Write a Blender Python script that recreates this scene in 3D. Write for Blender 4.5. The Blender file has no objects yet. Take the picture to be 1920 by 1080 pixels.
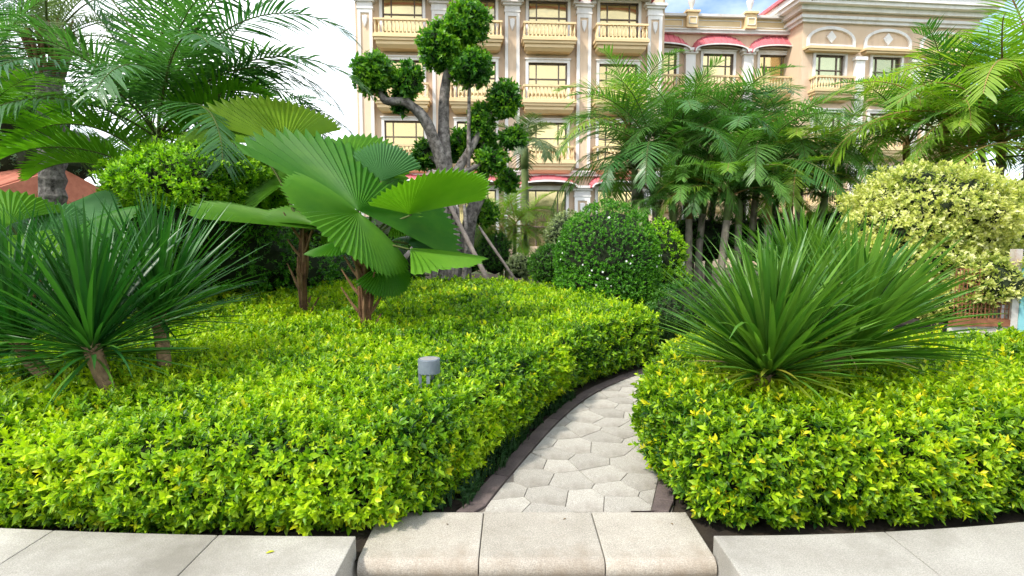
import bpy, bmesh, math, random
import numpy as np
from mathutils import Vector, Matrix
R = math.radians
rng = np.random.default_rng(7)
random.seed(7)
SC = bpy.context.scene
COL = SC.collection

# ------------------------------------------------------------------ camera
F_PX, CAM_H, PITCH = 1050.0, 1.55, R(4.9)
cd = bpy.data.cameras.new('camera'); cam = bpy.data.objects.new('camera', cd); COL.objects.link(cam)
cd.sensor_width = 36.0; cd.lens = 36.0 * F_PX / 1920.0; cd.clip_end = 2000; cd.clip_start = 0.05
cam.location = (0, 0, CAM_H); cam.rotation_euler = (R(90) - PITCH, 0, 0)
SC.camera = cam

# ------------------------------------------------------------------ sky, sun, exposure
SUN_EL, SUN_AZ = R(52), R(231)           # azimuth from +Y (north) clockwise: behind and to the left of the camera
sun_dir = Vector((math.sin(SUN_AZ) * math.cos(SUN_EL), math.cos(SUN_AZ) * math.cos(SUN_EL), math.sin(SUN_EL)))
w = bpy.data.worlds.new('World'); SC.world = w; w.use_nodes = True
nt = w.node_tree; nt.nodes.clear()
out = nt.nodes.new('ShaderNodeOutputWorld'); bg = nt.nodes.new('ShaderNodeBackground'); bg2 = nt.nodes.new('ShaderNodeBackground')
sky = nt.nodes.new('ShaderNodeTexSky'); sky.sky_type = 'NISHITA'; sky.sun_disc = False
sky.sun_elevation = SUN_EL; sky.sun_rotation = SUN_AZ; sky.air_density = 1.0; sky.dust_density = 1.2; sky.ozone_density = 1.5
bg.inputs['Strength'].default_value = 0.13
tc = nt.nodes.new('ShaderNodeTexCoord'); mp = nt.nodes.new('ShaderNodeMapping')
mp.inputs['Scale'].default_value = (1.0, 1.0, 2.2); mp.inputs['Location'].default_value = (0.35, 0.1, 0.0)
no = nt.nodes.new('ShaderNodeTexNoise'); no.inputs['Scale'].default_value = 1.7; no.inputs['Detail'].default_value = 7; no.inputs['Roughness'].default_value = 0.55
rp = nt.nodes.new('ShaderNodeValToRGB'); rp.color_ramp.elements[0].position = 0.38; rp.color_ramp.elements[1].position = 0.66
mx = nt.nodes.new('ShaderNodeMixShader')
bg2.inputs['Color'].default_value = (0.95, 0.98, 1.0, 1); bg2.inputs['Strength'].default_value = 1.42
L = nt.links.new
L(tc.outputs['Generated'], mp.inputs['Vector']); L(mp.outputs['Vector'], no.inputs['Vector']); L(no.outputs['Fac'], rp.inputs['Fac'])
L(sky.outputs['Color'], bg.inputs['Color']); L(rp.outputs['Color'], mx.inputs['Fac'])
L(bg.outputs[0], mx.inputs[1]); L(bg2.outputs[0], mx.inputs[2]); L(mx.outputs[0], out.inputs['Surface'])
sl = bpy.data.lights.new('sun', 'SUN'); so = bpy.data.objects.new('sun', sl); COL.objects.link(so)
sl.energy = 2.55; sl.angle = R(5.0); sl.color = (1.0, 0.95, 0.86)
so.rotation_euler = sun_dir.to_track_quat('Z', 'Y').to_euler()
SC.view_settings.view_transform = 'Standard'; SC.view_settings.look = 'None'; SC.view_settings.exposure = 1.08; SC.view_settings.gamma = 1.0
SC.cycles.max_bounces = 5; SC.cycles.transmission_bounces = 3; SC.cycles.transparent_max_bounces = 2; SC.cycles.diffuse_bounces = 3; SC.cycles.glossy_bounces = 2
SC.cycles.use_adaptive_sampling = True; SC.cycles.adaptive_threshold = 0.03; SC.cycles.adaptive_min_samples = 16
SC.cycles.use_denoising = True
SC.cycles.caustics_reflective = False; SC.cycles.caustics_refractive = False

# ------------------------------------------------------------------ helpers
def P(u, v, y):
    """world point seen at photo pixel (u, v) at distance y in front of the camera"""
    cx, cy = (u - 960) / F_PX, -(v - 540) / F_PX
    dy = math.cos(PITCH) + cy * math.sin(PITCH); dz = -math.sin(PITCH) + cy * math.cos(PITCH)
    t = y / dy
    return Vector((cx * t, y, CAM_H + dz * t))

def tag(o, label=None, cat=None, group=None, kind=None):
    if label: o['label'] = label
    if cat: o['category'] = cat
    if group: o['group'] = group
    if kind: o['kind'] = kind
    return o

def link(name, me, parent=None, mat=None):
    o = bpy.data.objects.new(name, me); COL.objects.link(o)
    if parent is not None: o.parent = parent
    if mat is not None and not me.materials: me.materials.append(mat)
    return o

def empty(name, loc=(0, 0, 0), rz=0.0):
    o = bpy.data.objects.new(name, None); COL.objects.link(o); o.location = loc; o.rotation_euler = (0, 0, rz); o.empty_display_size = 0.2
    return o

def mesh_np(name, V, Fs, mat=None, col=None, smooth=False):
    """V (n,3); Fs list of int arrays (m,k); col (n,3) optional vertex tint"""
    me = bpy.data.meshes.new(name)
    V = np.asarray(V, np.float32)
    me.vertices.add(len(V)); me.vertices.foreach_set('co', V.ravel())
    Fs = [np.asarray(f, np.int32) for f in Fs if len(f)]
    tot = sum(f.size for f in Fs); nf = sum(len(f) for f in Fs)
    me.loops.add(tot); me.polygons.add(nf)
    me.loops.foreach_set('vertex_index', np.concatenate([f.ravel() for f in Fs]))
    sizes = np.concatenate([np.full(len(f), f.shape[1], np.int32) for f in Fs])
    starts = np.concatenate([[0], np.cumsum(sizes)[:-1]]).astype(np.int32)
    me.polygons.foreach_set('loop_start', starts); me.polygons.foreach_set('loop_total', sizes)
    if smooth: me.polygons.foreach_set('use_smooth', np.ones(nf, bool))
    me.update(calc_edges=True)
    if col is not None:
        a = me.color_attributes.new('Col', 'FLOAT_COLOR', 'POINT')
        c = np.ones((len(V), 4), np.float32); c[:, :3] = col
        a.data.foreach_set('color', c.ravel())
    if mat: me.materials.append(mat)
    return me

class MB:
    """collects boxes, tubes and free faces for one mesh"""
    def __init__(s): s.v = []; s.f = []
    def add(s, verts, faces):
        b = len(s.v); s.v += [tuple(p) for p in verts]; s.f += [tuple(b + i for i in f) for f in faces]; return s
    def box(s, x0, x1, y0, y1, z0, z1):
        return s.add([(x0, y0, z0), (x1, y0, z0), (x1, y1, z0), (x0, y1, z0), (x0, y0, z1), (x1, y0, z1), (x1, y1, z1), (x0, y1, z1)],
                     [(0, 3, 2, 1), (4, 5, 6, 7), (0, 1, 5, 4), (1, 2, 6, 5), (2, 3, 7, 6), (3, 0, 4, 7)])
    def tube(s, pts, rad, n=8, cap=True, wob=0.0):
        pts = [Vector(p) for p in pts]; rings = []
        ref = Vector((0.13, 0.97, 0.2))
        for i, p in enumerate(pts):
            t = (pts[min(i + 1, len(pts) - 1)] - pts[max(i - 1, 0)]).normalized()
            if abs(t.dot(ref)) > 0.95: ref = Vector((1, 0.1, 0))
            a = t.cross(ref).normalized(); b = t.cross(a)
            r = rad[i] if hasattr(rad, '__len__') else rad
            rings.append([p + (a * math.cos(q) + b * math.sin(q)) * r * (1 + wob * random.uniform(-1, 1)) for q in [2 * math.pi * k / n for k in range(n)]])
        V = [q for r_ in rings for q in r_]; Fc = []
        for i in range(len(pts) - 1):
            for k in range(n):
                k2 = (k + 1) % n
                Fc.append((i * n + k, i * n + k2, (i + 1) * n + k2, (i + 1) * n + k))
        if cap: Fc.append(tuple(range(n - 1, -1, -1))); Fc.append(tuple((len(pts) - 1) * n + k for k in range(n)))
        return s.add(V, Fc)
    def lathe(s, prof, c=(0, 0, 0), n=10):
        V = [(c[0] + r * math.cos(2 * math.pi * k / n), c[1] + r * math.sin(2 * math.pi * k / n), c[2] + z) for r, z in prof for k in range(n)]
        Fc = [(i * n + k, i * n + (k + 1) % n, (i + 1) * n + (k + 1) % n, (i + 1) * n + k) for i in range(len(prof) - 1) for k in range(n)]
        Fc.append(tuple(range(n - 1, -1, -1))); Fc.append(tuple((len(prof) - 1) * n + k for k in range(n)))
        return s.add(V, Fc)
    def mesh(s, name, mat=None, smooth=False, bevel=0.0):
        me = bpy.data.meshes.new(name); me.from_pydata(s.v, [], s.f); me.update()
        if bevel:
            bm = bmesh.new(); bm.from_mesh(me)
            bmesh.ops.remove_doubles(bm, verts=bm.verts, dist=1e-5)
            es = [e for e in bm.edges if len(e.link_faces) == 2 and e.calc_face_angle() > 0.6]
            bmesh.ops.bevel(bm, geom=es, offset=bevel, segments=2, profile=0.6, affect='EDGES')
            bm.to_mesh(me); bm.free()
        if smooth:
            for p in me.polygons: p.use_smooth = True
        if mat: me.materials.append(mat)
        return me
    def build(s, name, mat, parent=None, smooth=False, bevel=0.0):
        return link(name, s.mesh(name, mat, smooth, bevel), parent)

def smooth_path(pts, n=6):
    pts = [Vector(p) for p in pts]; q = [pts[0] * 2 - pts[1]] + pts + [pts[-1] * 2 - pts[-2]]; o = []
    for i in range(1, len(q) - 2):
        a, b, c, d = q[i - 1], q[i], q[i + 1], q[i + 2]
        for k in range(n):
            t = k / n
            o.append(0.5 * ((2 * b) + (c - a) * t + (2 * a - 5 * b + 4 * c - d) * t * t + (3 * b - a - 3 * c + d) * t ** 3))
    o.append(pts[-1]); return o

def lerp_list(vals, n):
    return list(np.interp(np.linspace(0, len(vals) - 1, n), range(len(vals)), vals))

# ------------------------------------------------------------------ materials
MATS = {}
def nodes_of(name):
    m = bpy.data.materials.new(name); m.use_nodes = True; MATS[name] = m
    t = m.node_tree; b = t.nodes['Principled BSDF']; return m, t, b

def mat_noise(name, c1, c2, scale=8, rough=0.8, bump=0.0, bscale=None, spec=0.3, detail=6, c3=None, speck=0.0, metallic=0.0, stretch=None):
    m, t, b = nodes_of(name); N = t.nodes.new; K = t.links.new
    co = N('ShaderNodeTexCoord'); n1 = N('ShaderNodeTexNoise'); n1.inputs['Scale'].default_value = scale; n1.inputs['Detail'].default_value = detail; n1.inputs['Roughness'].default_value = 0.62
    r = N('ShaderNodeValToRGB'); r.color_ramp.elements[0].position = 0.33; r.color_ramp.elements[1].position = 0.67
    r.color_ramp.elements[0].color = (*c1, 1); r.color_ramp.elements[1].color = (*c2, 1)
    K(co.outputs['Object'], n1.inputs['Vector']); K(n1.outputs['Fac'], r.inputs['Fac'])
    last = r.outputs['Color']
    if speck:
        n2 = N('ShaderNodeTexNoise'); n2.inputs['Scale'].default_value = 170; n2.inputs['Detail'].default_value = 3
        r2 = N('ShaderNodeValToRGB'); r2.color_ramp.elements[0].position = 0.36; r2.color_ramp.elements[1].position = 0.64
        r2.color_ramp.elements[0].color = (1 - speck, 1 - speck, 1 - speck, 1); r2.color_ramp.elements[1].color = (1 + speck * .4, 1 + speck * .4, 1 + speck * .4, 1)
        mm = N('ShaderNodeMix'); mm.data_type = 'RGBA'; mm.blend_type = 'MULTIPLY'; mm.inputs[0].default_value = 1.0
        K(co.outputs['Object'], n2.inputs['Vector']); K(n2.outputs['Fac'], r2.inputs['Fac']); K(last, mm.inputs[6]); K(r2.outputs['Color'], mm.inputs[7]); last = mm.outputs[2]
    if c3 is not None:                                    # stains with a shape of their own
        n3 = N('ShaderNodeTexNoise'); n3.inputs['Scale'].default_value = scale * 0.35; n3.inputs['Detail'].default_value = 8; n3.inputs['Roughness'].default_value = 0.7
        r3 = N('ShaderNodeValToRGB'); r3.color_ramp.elements[0].position = 0.47; r3.color_ramp.elements[1].position = 0.70
        m3 = N('ShaderNodeMix'); m3.data_type = 'RGBA'; m3.inputs[7].default_value = (*c3, 1)
        sm = N('ShaderNodeMapping'); sm.inputs['Scale'].default_value = stretch or (1, 1, 1); K(co.outputs['Object'], sm.inputs['Vector']); K(sm.outputs['Vector'], n3.inputs['Vector']); K(n3.outputs['Fac'], r3.inputs['Fac']); K(r3.outputs['Color'], m3.inputs[0]); K(last, m3.inputs[6]); last = m3.outputs[2]
    # every object of its own shade
    oi = N('ShaderNodeObjectInfo'); hs = N('ShaderNodeHueSaturation'); mr = N('ShaderNodeMapRange'); mr.inputs[3].default_value = 0.86; mr.inputs[4].default_value = 1.1
    K(oi.outputs['Random'], mr.inputs[0]); K(mr.outputs[0], hs.inputs['Value']); K(last, hs.inputs['Color']); K(hs.outputs['Color'], b.inputs['Base Color'])
    b.inputs['Roughness'].default_value = rough; b.inputs['Specular IOR Level'].default_value = spec; b.inputs['Metallic'].default_value = metallic
    if bump:
        nb = N('ShaderNodeTexNoise'); nb.inputs['Scale'].default_value = bscale or scale * 6; nb.inputs['Detail'].default_value = 5
        bp = N('ShaderNodeBump'); bp.inputs['Strength'].default_value = bump; bp.inputs['Distance'].default_value = 0.01
        K(co.outputs['Object'], nb.inputs['Vector']); K(nb.outputs['Fac'], bp.inputs['Height']); K(bp.outputs['Normal'], b.inputs['Normal'])
    return m

def leaf_mat(name, c1=None, c2=None, trans=0.35, rough=0.42, spec=0.35, tint=(1.25, 1.35, 0.55)):
    """leaf: gloss + diffuse + light passing through. Without colours the mesh's own leaf tints are used."""
    m, t, b = nodes_of(name); N = t.nodes.new; K = t.links.new
    if c1 is None:
        at = N('ShaderNodeVertexColor'); at.layer_name = 'Col'; colr = at.outputs['Color']
    else:
        oi = N('ShaderNodeObjectInfo'); co = N('ShaderNodeTexCoord'); nn = N('ShaderNodeTexNoise'); nn.inputs['Scale'].default_value = 5; nn.inputs['Detail'].default_value = 4
        K(co.outputs['Object'], nn.inputs['Vector'])
        ad = N('ShaderNodeMath'); ad.operation = 'MULTIPLY_ADD'; ad.inputs[1].default_value = 0.9; K(nn.outputs['Fac'], ad.inputs[0])
        sb = N('ShaderNodeMath'); sb.operation = 'SUBTRACT'; sb.inputs[1].default_value = 0.45
        K(oi.outputs['Random'], sb.inputs[0]); K(sb.outputs[0], ad.inputs[2])
        mxx = N('ShaderNodeMix'); mxx.data_type = 'RGBA'; mxx.clamp_factor = True; mxx.inputs[6].default_value = (*c1, 1); mxx.inputs[7].default_value = (*c2, 1)
        K(ad.outputs[0], mxx.inputs[0]); colr = mxx.outputs[2]
    K(colr, b.inputs['Base Color']); b.inputs['Roughness'].default_value = rough; b.inputs['Specular IOR Level'].default_value = spec
    tr = N('ShaderNodeBsdfTranslucent'); mu = N('ShaderNodeMix'); mu.data_type = 'RGBA'; mu.blend_type = 'MULTIPLY'; mu.inputs[0].default_value = 1.0; mu.inputs[7].default_value = (*tint, 1)
    K(colr, mu.inputs[6]); K(mu.outputs[2], tr.inputs['Color'])
    ms = N('ShaderNodeMixShader'); ms.inputs[0].default_value = trans
    K(b.outputs[0], ms.inputs[1]); K(tr.outputs[0], ms.inputs[2]); K(ms.outputs[0], t.nodes['Material Output'].inputs['Surface'])
    return m

def flat(name, c, rough=0.6, metallic=0.0, spec=0.3):
    m, t, b = nodes_of(name); b.inputs['Base Color'].default_value = (*c, 1); b.inputs['Roughness'].default_value = rough; b.inputs['Metallic'].default_value = metallic; b.inputs['Specular IOR Level'].default_value = spec
    return m

M_leafvc = leaf_mat('shrub_leaf', trans=0.42, rough=0.40, spec=0.35)
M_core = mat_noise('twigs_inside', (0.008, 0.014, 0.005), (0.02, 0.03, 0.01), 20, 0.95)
M_soil = mat_noise('soil', (0.018, 0.013, 0.009), (0.045, 0.034, 0.022), 6, 0.95, 0.9, 40)
M_ground = mat_noise('far_ground', (0.03, 0.055, 0.018), (0.06, 0.08, 0.03), 0.5, 0.95, 0.5, 9)
M_granite = mat_noise('granite', (0.33, 0.31, 0.27), (0.42, 0.40, 0.355), 2.6, 0.72, 0.3, 120, 0.25, c3=(0.20, 0.185, 0.155), speck=0.24)
M_granite_w = mat_noise('warm_granite', (0.33, 0.30, 0.25), (0.43, 0.395, 0.335), 3, 0.72, 0.3, 120, 0.25, c3=(0.22, 0.17, 0.12), speck=0.3)
M_paver = mat_noise('paver_stone', (0.36, 0.335, 0.29), (0.44, 0.415, 0.365), 4, 0.75, 0.4, 90, 0.25, c3=(0.19, 0.165, 0.135), speck=0.3)
M_border = mat_noise('purple_stone', (0.085, 0.065, 0.06), (0.15, 0.115, 0.105), 6, 0.8, 0.4, 80, 0.25, speck=0.2)
M_mortar = mat_noise('mortar', (0.14, 0.12, 0.10), (0.22, 0.195, 0.165), 20, 0.95)
M_plaza = mat_noise('plaza_stone', (0.3, 0.27, 0.23), (0.38, 0.34, 0.3), 2, 0.8, 0.3, 60, speck=0.2)
M_bark = mat_noise('grey_bark', (0.05, 0.042, 0.036), (0.36, 0.32, 0.29), 11, 0.95, 1.0, 22, c3=(0.06, 0.05, 0.042))
M_stake = mat_noise('stake_wood', (0.16, 0.13, 0.11), (0.30, 0.25, 0.22), 8, 0.85, 0.5, 30)
M_palmtrunk = mat_noise('palm_trunk_fibre', (0.05, 0.025, 0.013), (0.17, 0.085, 0.04), 9, 0.9, 0.9, 40)
M_ringtrunk = mat_noise('palm_stem', (0.16, 0.135, 0.10), (0.33, 0.29, 0.23), 6, 0.8, 0.6, 25)
M_shaft = mat_noise('crownshaft', (0.20, 0.15, 0.05), (0.33, 0.19, 0.07), 5, 0.6)
M_shaftg = mat_noise('green_crownshaft', (0.10, 0.15, 0.05), (0.2, 0.25, 0.09), 5, 0.55)
M_tantrunk = mat_noise('tan_stem', (0.13, 0.085, 0.045), (0.28, 0.19, 0.10), 12, 0.9, 0.8, 45)
M_petiole = mat_noise('petiole', (0.05, 0.075, 0.02), (0.10, 0.12, 0.04), 6, 0.85, spec=0.08)
M_stub = mat_noise('dry_petiole', (0.10, 0.052, 0.025), (0.24, 0.14, 0.07), 8, 0.85)
M_fan = leaf_mat('fan_leaf', (0.034, 0.150, 0.007), (0.105, 0.255, 0.014), 0.42, 0.5, 0.18)
M_fan_lit = leaf_mat('fan_leaf_backlit', (0.10, 0.23, 0.008), (0.18, 0.30, 0.016), 0.45, 0.5, 0.18)  # lime of light shining through the blade put into the base colour
M_fan_b = leaf_mat('fan_leaf_blue', (0.035, 0.12, 0.035), (0.07, 0.19, 0.055), 0.3, 0.45, 0.25)
M_spike = leaf_mat('spike_leaf', (0.012, 0.080, 0.012), (0.042, 0.155, 0.02), 0.25, 0.38, 0.4)
M_spike_l = leaf_mat('spike_leaf_light', (0.036, 0.13, 0.014), (0.125, 0.26, 0.03), 0.3, 0.38, 0.4)
M_spike_y = leaf_mat('spike_leaf_yellow', (0.16, 0.28, 0.02), (0.34, 0.33, 0.04), 0.3, 0.45, 0.35)
M_spike_d = leaf_mat('spike_leaf_dry', (0.24, 0.17, 0.08), (0.33, 0.25, 0.13), 0.2, 0.7, 0.2)
M_areca = leaf_mat('areca_leaf', (0.042, 0.145, 0.030), (0.13, 0.28, 0.045), 0.4, 0.36, 0.45)
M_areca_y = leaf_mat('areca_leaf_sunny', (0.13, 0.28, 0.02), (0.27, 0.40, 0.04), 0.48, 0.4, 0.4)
M_areca_o = leaf_mat('areca_leaf_old', (0.22, 0.16, 0.02), (0.33, 0.21, 0.05), 0.35, 0.5, 0.3)
M_king = leaf_mat('king_leaf', (0.026, 0.105, 0.034), (0.07, 0.19, 0.042), 0.42, 0.36, 0.45)
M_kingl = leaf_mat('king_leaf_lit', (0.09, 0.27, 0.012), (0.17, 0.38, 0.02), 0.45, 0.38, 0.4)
M_date = leaf_mat('date_leaf', (0.09, 0.15, 0.08), (0.17, 0.23, 0.10), 0.35, 0.5, 0.3)
M_grass = leaf_mat('grass_blade', (0.018, 0.055, 0.016), (0.035, 0.085, 0.02), 0.3, 0.45, 0.3)

# ------------------------------------------------------------------ foliage builders
LEAF4 = (np.array([[0, 0, 0], [-.5, .45, .10], [0, .5, 0], [.5, .45, .10], [0, 1, -.12]], float),
         np.array([[0, 2, 1], [2, 4, 1], [0, 3, 2], [2, 3, 4]]))
LEAF8 = (np.array([[0, 0, 0], [-.36, .25, .10], [0, .33, .0], [.36, .25, .10], [-.48, .55, .08], [0, .66, -.03], [.48, .55, .08], [0, 1, -.16]], float),
         np.array([[0, 2, 1], [0, 3, 2], [1, 2, 4], [2, 5, 4], [3, 6, 2], [2, 6, 5], [4, 5, 7], [5, 6, 7]]))
def unit(a): return a / np.maximum(np.linalg.norm(a, axis=-1, keepdims=True), 1e-9)

def leaves(pos, ax, nh, ln, wd, col, tmpl):
    """stack of leaves -> V, F, C"""
    T, Fc = tmpl; n, k = len(pos), len(T)
    y = unit(ax); x = unit(np.cross(y, nh)); z = np.cross(x, y)
    V = pos[:, None, :] + T[None, :, 0:1] * (wd[:, None, None] * x[:, None, :]) + T[None, :, 1:2] * (ln[:, None, None] * y[:, None, :]) + T[None, :, 2:3] * (ln[:, None, None] * z[:, None, :])
    Fo = (Fc[None] + (np.arange(n) * k)[:, None, None]).reshape(-1, 3)
    return V.reshape(-1, 3), Fo, np.repeat(col, k, axis=0)

def sprigs(pos, nrm, m, slen, llen, lwid, pal, tmpl, up=0.5, jit=0.45, spread=(0.5, 1.15)):
    """short leafy shoots at pos, roughly along nrm. pal(n, t, shoot_random) -> colours, t 0 old .. 1 young"""
    n = len(pos)
    if n == 0: return np.zeros((0, 3)), np.zeros((0, 3), int), np.zeros((0, 3))
    s = unit(nrm + np.array([0, 0, up]) + rng.normal(0, jit, (n, 3)))
    t = (np.arange(m) + 0.5) / m
    base = pos[:, None, :] + s[:, None, :] * ((t - 0.6)[None, :, None] * (slen if np.ndim(slen) == 0 else slen[:, None, None]))
    a = unit(np.cross(s, rng.normal(0, 1, (n, 3)))); b = np.cross(s, a)
    az = (np.arange(m) * 2.39996)[None, :] + rng.uniform(0, 6.28, (n, 1)) + rng.normal(0, 0.3, (n, m))
    rad = a[:, None, :] * np.cos(az)[..., None] + b[:, None, :] * np.sin(az)[..., None]
    th = (spread[1] + (spread[0] - spread[1]) * t)[None, :] + rng.normal(0, 0.16, (n, m))
    ax = s[:, None, :] * np.cos(th)[..., None] + rad * np.sin(th)[..., None]
    nh = np.broadcast_to(s[:, None, :], ax.shape) + rng.normal(0, 0.15, ax.shape)
    ln = (llen * (0.75 + 0.4 * np.sin(math.pi * np.clip(t * 0.9 + 0.05, 0, 1))))[None, :] * rng.uniform(0.75, 1.2, (n, m)) if np.ndim(llen) == 0 else llen[:, None] * (0.75 + 0.4 * np.sin(math.pi * t))[None, :] * rng.uniform(0.75, 1.2, (n, m))
    wd = ln * lwid * rng.uniform(0.85, 1.15, (n, m))
    sr = np.repeat(rng.uniform(0, 1, (n, 1)), m, 1)
    tt = np.repeat(t[None], n, 0)
    col = pal(pos, tt.ravel(), sr.ravel(), m)
    return leaves(base.reshape(-1, 3), ax.reshape(-1, 3), nh.reshape(-1, 3), ln.ravel(), wd.ravel(), col, tmpl)

def join(parts):
    V, Fc, C, b = [], [], [], 0
    for v, f, c in parts:
        V.append(v); Fc.append(f + b); C.append(c); b += len(v)
    return np.concatenate(V), np.concatenate(Fc), np.concatenate(C)

def lump(p, k=1.0, seed=0):
    x, y, z = p[..., 0] * k + seed, p[..., 1] * k + seed * 1.7, p[..., 2] * k + seed * .6
    return (np.sin(2.1 * x + 1.3 * np.sin(1.7 * y)) + np.sin(2.7 * y + 1.1 * np.sin(2.3 * z + x)) + np.sin(3.1 * z + 0.7 * x)) / 3

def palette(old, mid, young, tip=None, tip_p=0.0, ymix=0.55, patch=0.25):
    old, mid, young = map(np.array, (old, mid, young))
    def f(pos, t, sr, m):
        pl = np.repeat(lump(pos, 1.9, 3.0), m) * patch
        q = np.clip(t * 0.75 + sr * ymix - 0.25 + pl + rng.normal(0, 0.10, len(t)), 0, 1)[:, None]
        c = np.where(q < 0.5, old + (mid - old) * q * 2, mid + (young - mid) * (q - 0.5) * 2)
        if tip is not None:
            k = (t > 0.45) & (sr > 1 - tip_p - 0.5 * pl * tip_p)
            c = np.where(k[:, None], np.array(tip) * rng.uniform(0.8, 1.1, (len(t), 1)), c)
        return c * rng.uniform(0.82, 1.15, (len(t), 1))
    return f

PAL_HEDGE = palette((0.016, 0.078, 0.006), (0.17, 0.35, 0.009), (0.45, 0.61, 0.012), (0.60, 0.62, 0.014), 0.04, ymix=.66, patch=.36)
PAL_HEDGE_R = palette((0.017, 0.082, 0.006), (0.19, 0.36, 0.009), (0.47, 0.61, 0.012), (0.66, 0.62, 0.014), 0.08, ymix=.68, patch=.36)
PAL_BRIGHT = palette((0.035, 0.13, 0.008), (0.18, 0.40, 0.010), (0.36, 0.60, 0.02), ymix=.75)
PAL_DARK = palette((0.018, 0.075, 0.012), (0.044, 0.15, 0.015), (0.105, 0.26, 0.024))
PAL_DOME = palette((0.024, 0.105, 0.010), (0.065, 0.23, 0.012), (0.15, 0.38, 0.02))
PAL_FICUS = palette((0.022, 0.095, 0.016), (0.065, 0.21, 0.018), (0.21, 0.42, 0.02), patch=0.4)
PAL_VARI = palette((0.20, 0.28, 0.04), (0.54, 0.56, 0.16), (0.76, 0.74, 0.28), (0.80, 0.78, 0.42), 0.22)
PAL_CREAM = palette((0.07, 0.12, 0.05), (0.25, 0.32, 0.15), (0.45, 0.50, 0.28))
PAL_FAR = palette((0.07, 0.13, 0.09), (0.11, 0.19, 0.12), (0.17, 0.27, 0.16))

def poly_dist(pts, poly):
    """signed distance (inside > 0) and inward unit normal of points to a closed polygon"""
    A = poly; B = np.roll(poly, -1, 0); dm = np.full(len(pts), 1e9); nr = np.zeros((len(pts), 2)); ins = np.zeros(len(pts), bool)
    for a, b in zip(A, B):
        ab = b - a; t = np.clip(((pts - a) @ ab) / (ab @ ab), 0, 1); q = a + t[:, None] * ab; d = np.linalg.norm(pts - q, axis=1)
        k = d < dm; dm[k] = d[k]; nr[k] = (pts[k] - q[k]) / np.maximum(d[k], 1e-6)[:, None]
        c = ((a[1] > pts[:, 1]) != (b[1] > pts[:, 1])); 
        xi = a[0] + (pts[:, 1] - a[1]) * (b[0] - a[0]) / (b[1] - a[1] if abs(b[1] - a[1]) > 1e-12 else 1e-12)
        ins ^= c & (pts[:, 0] < xi)
    return np.where(ins, dm, -dm), nr

def dense_poly(pts, n=8):
    p = [Vector((x, y, 0)) for x, y in pts]; k = len(p); o = []
    for i in range(k):
        a, b, c, d = p[i - 1], p[i], p[(i + 1) % k], p[(i + 2) % k]
        for j in range(n):
            t = j / n
            q = 0.5 * ((2 * b) + (c - a) * t + (2 * a - 5 * b + 4 * c - d) * t * t + (3 * b - a - 3 * c + d) * t ** 3); o.append((q.x, q.y))
    return np.array(o)

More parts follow.
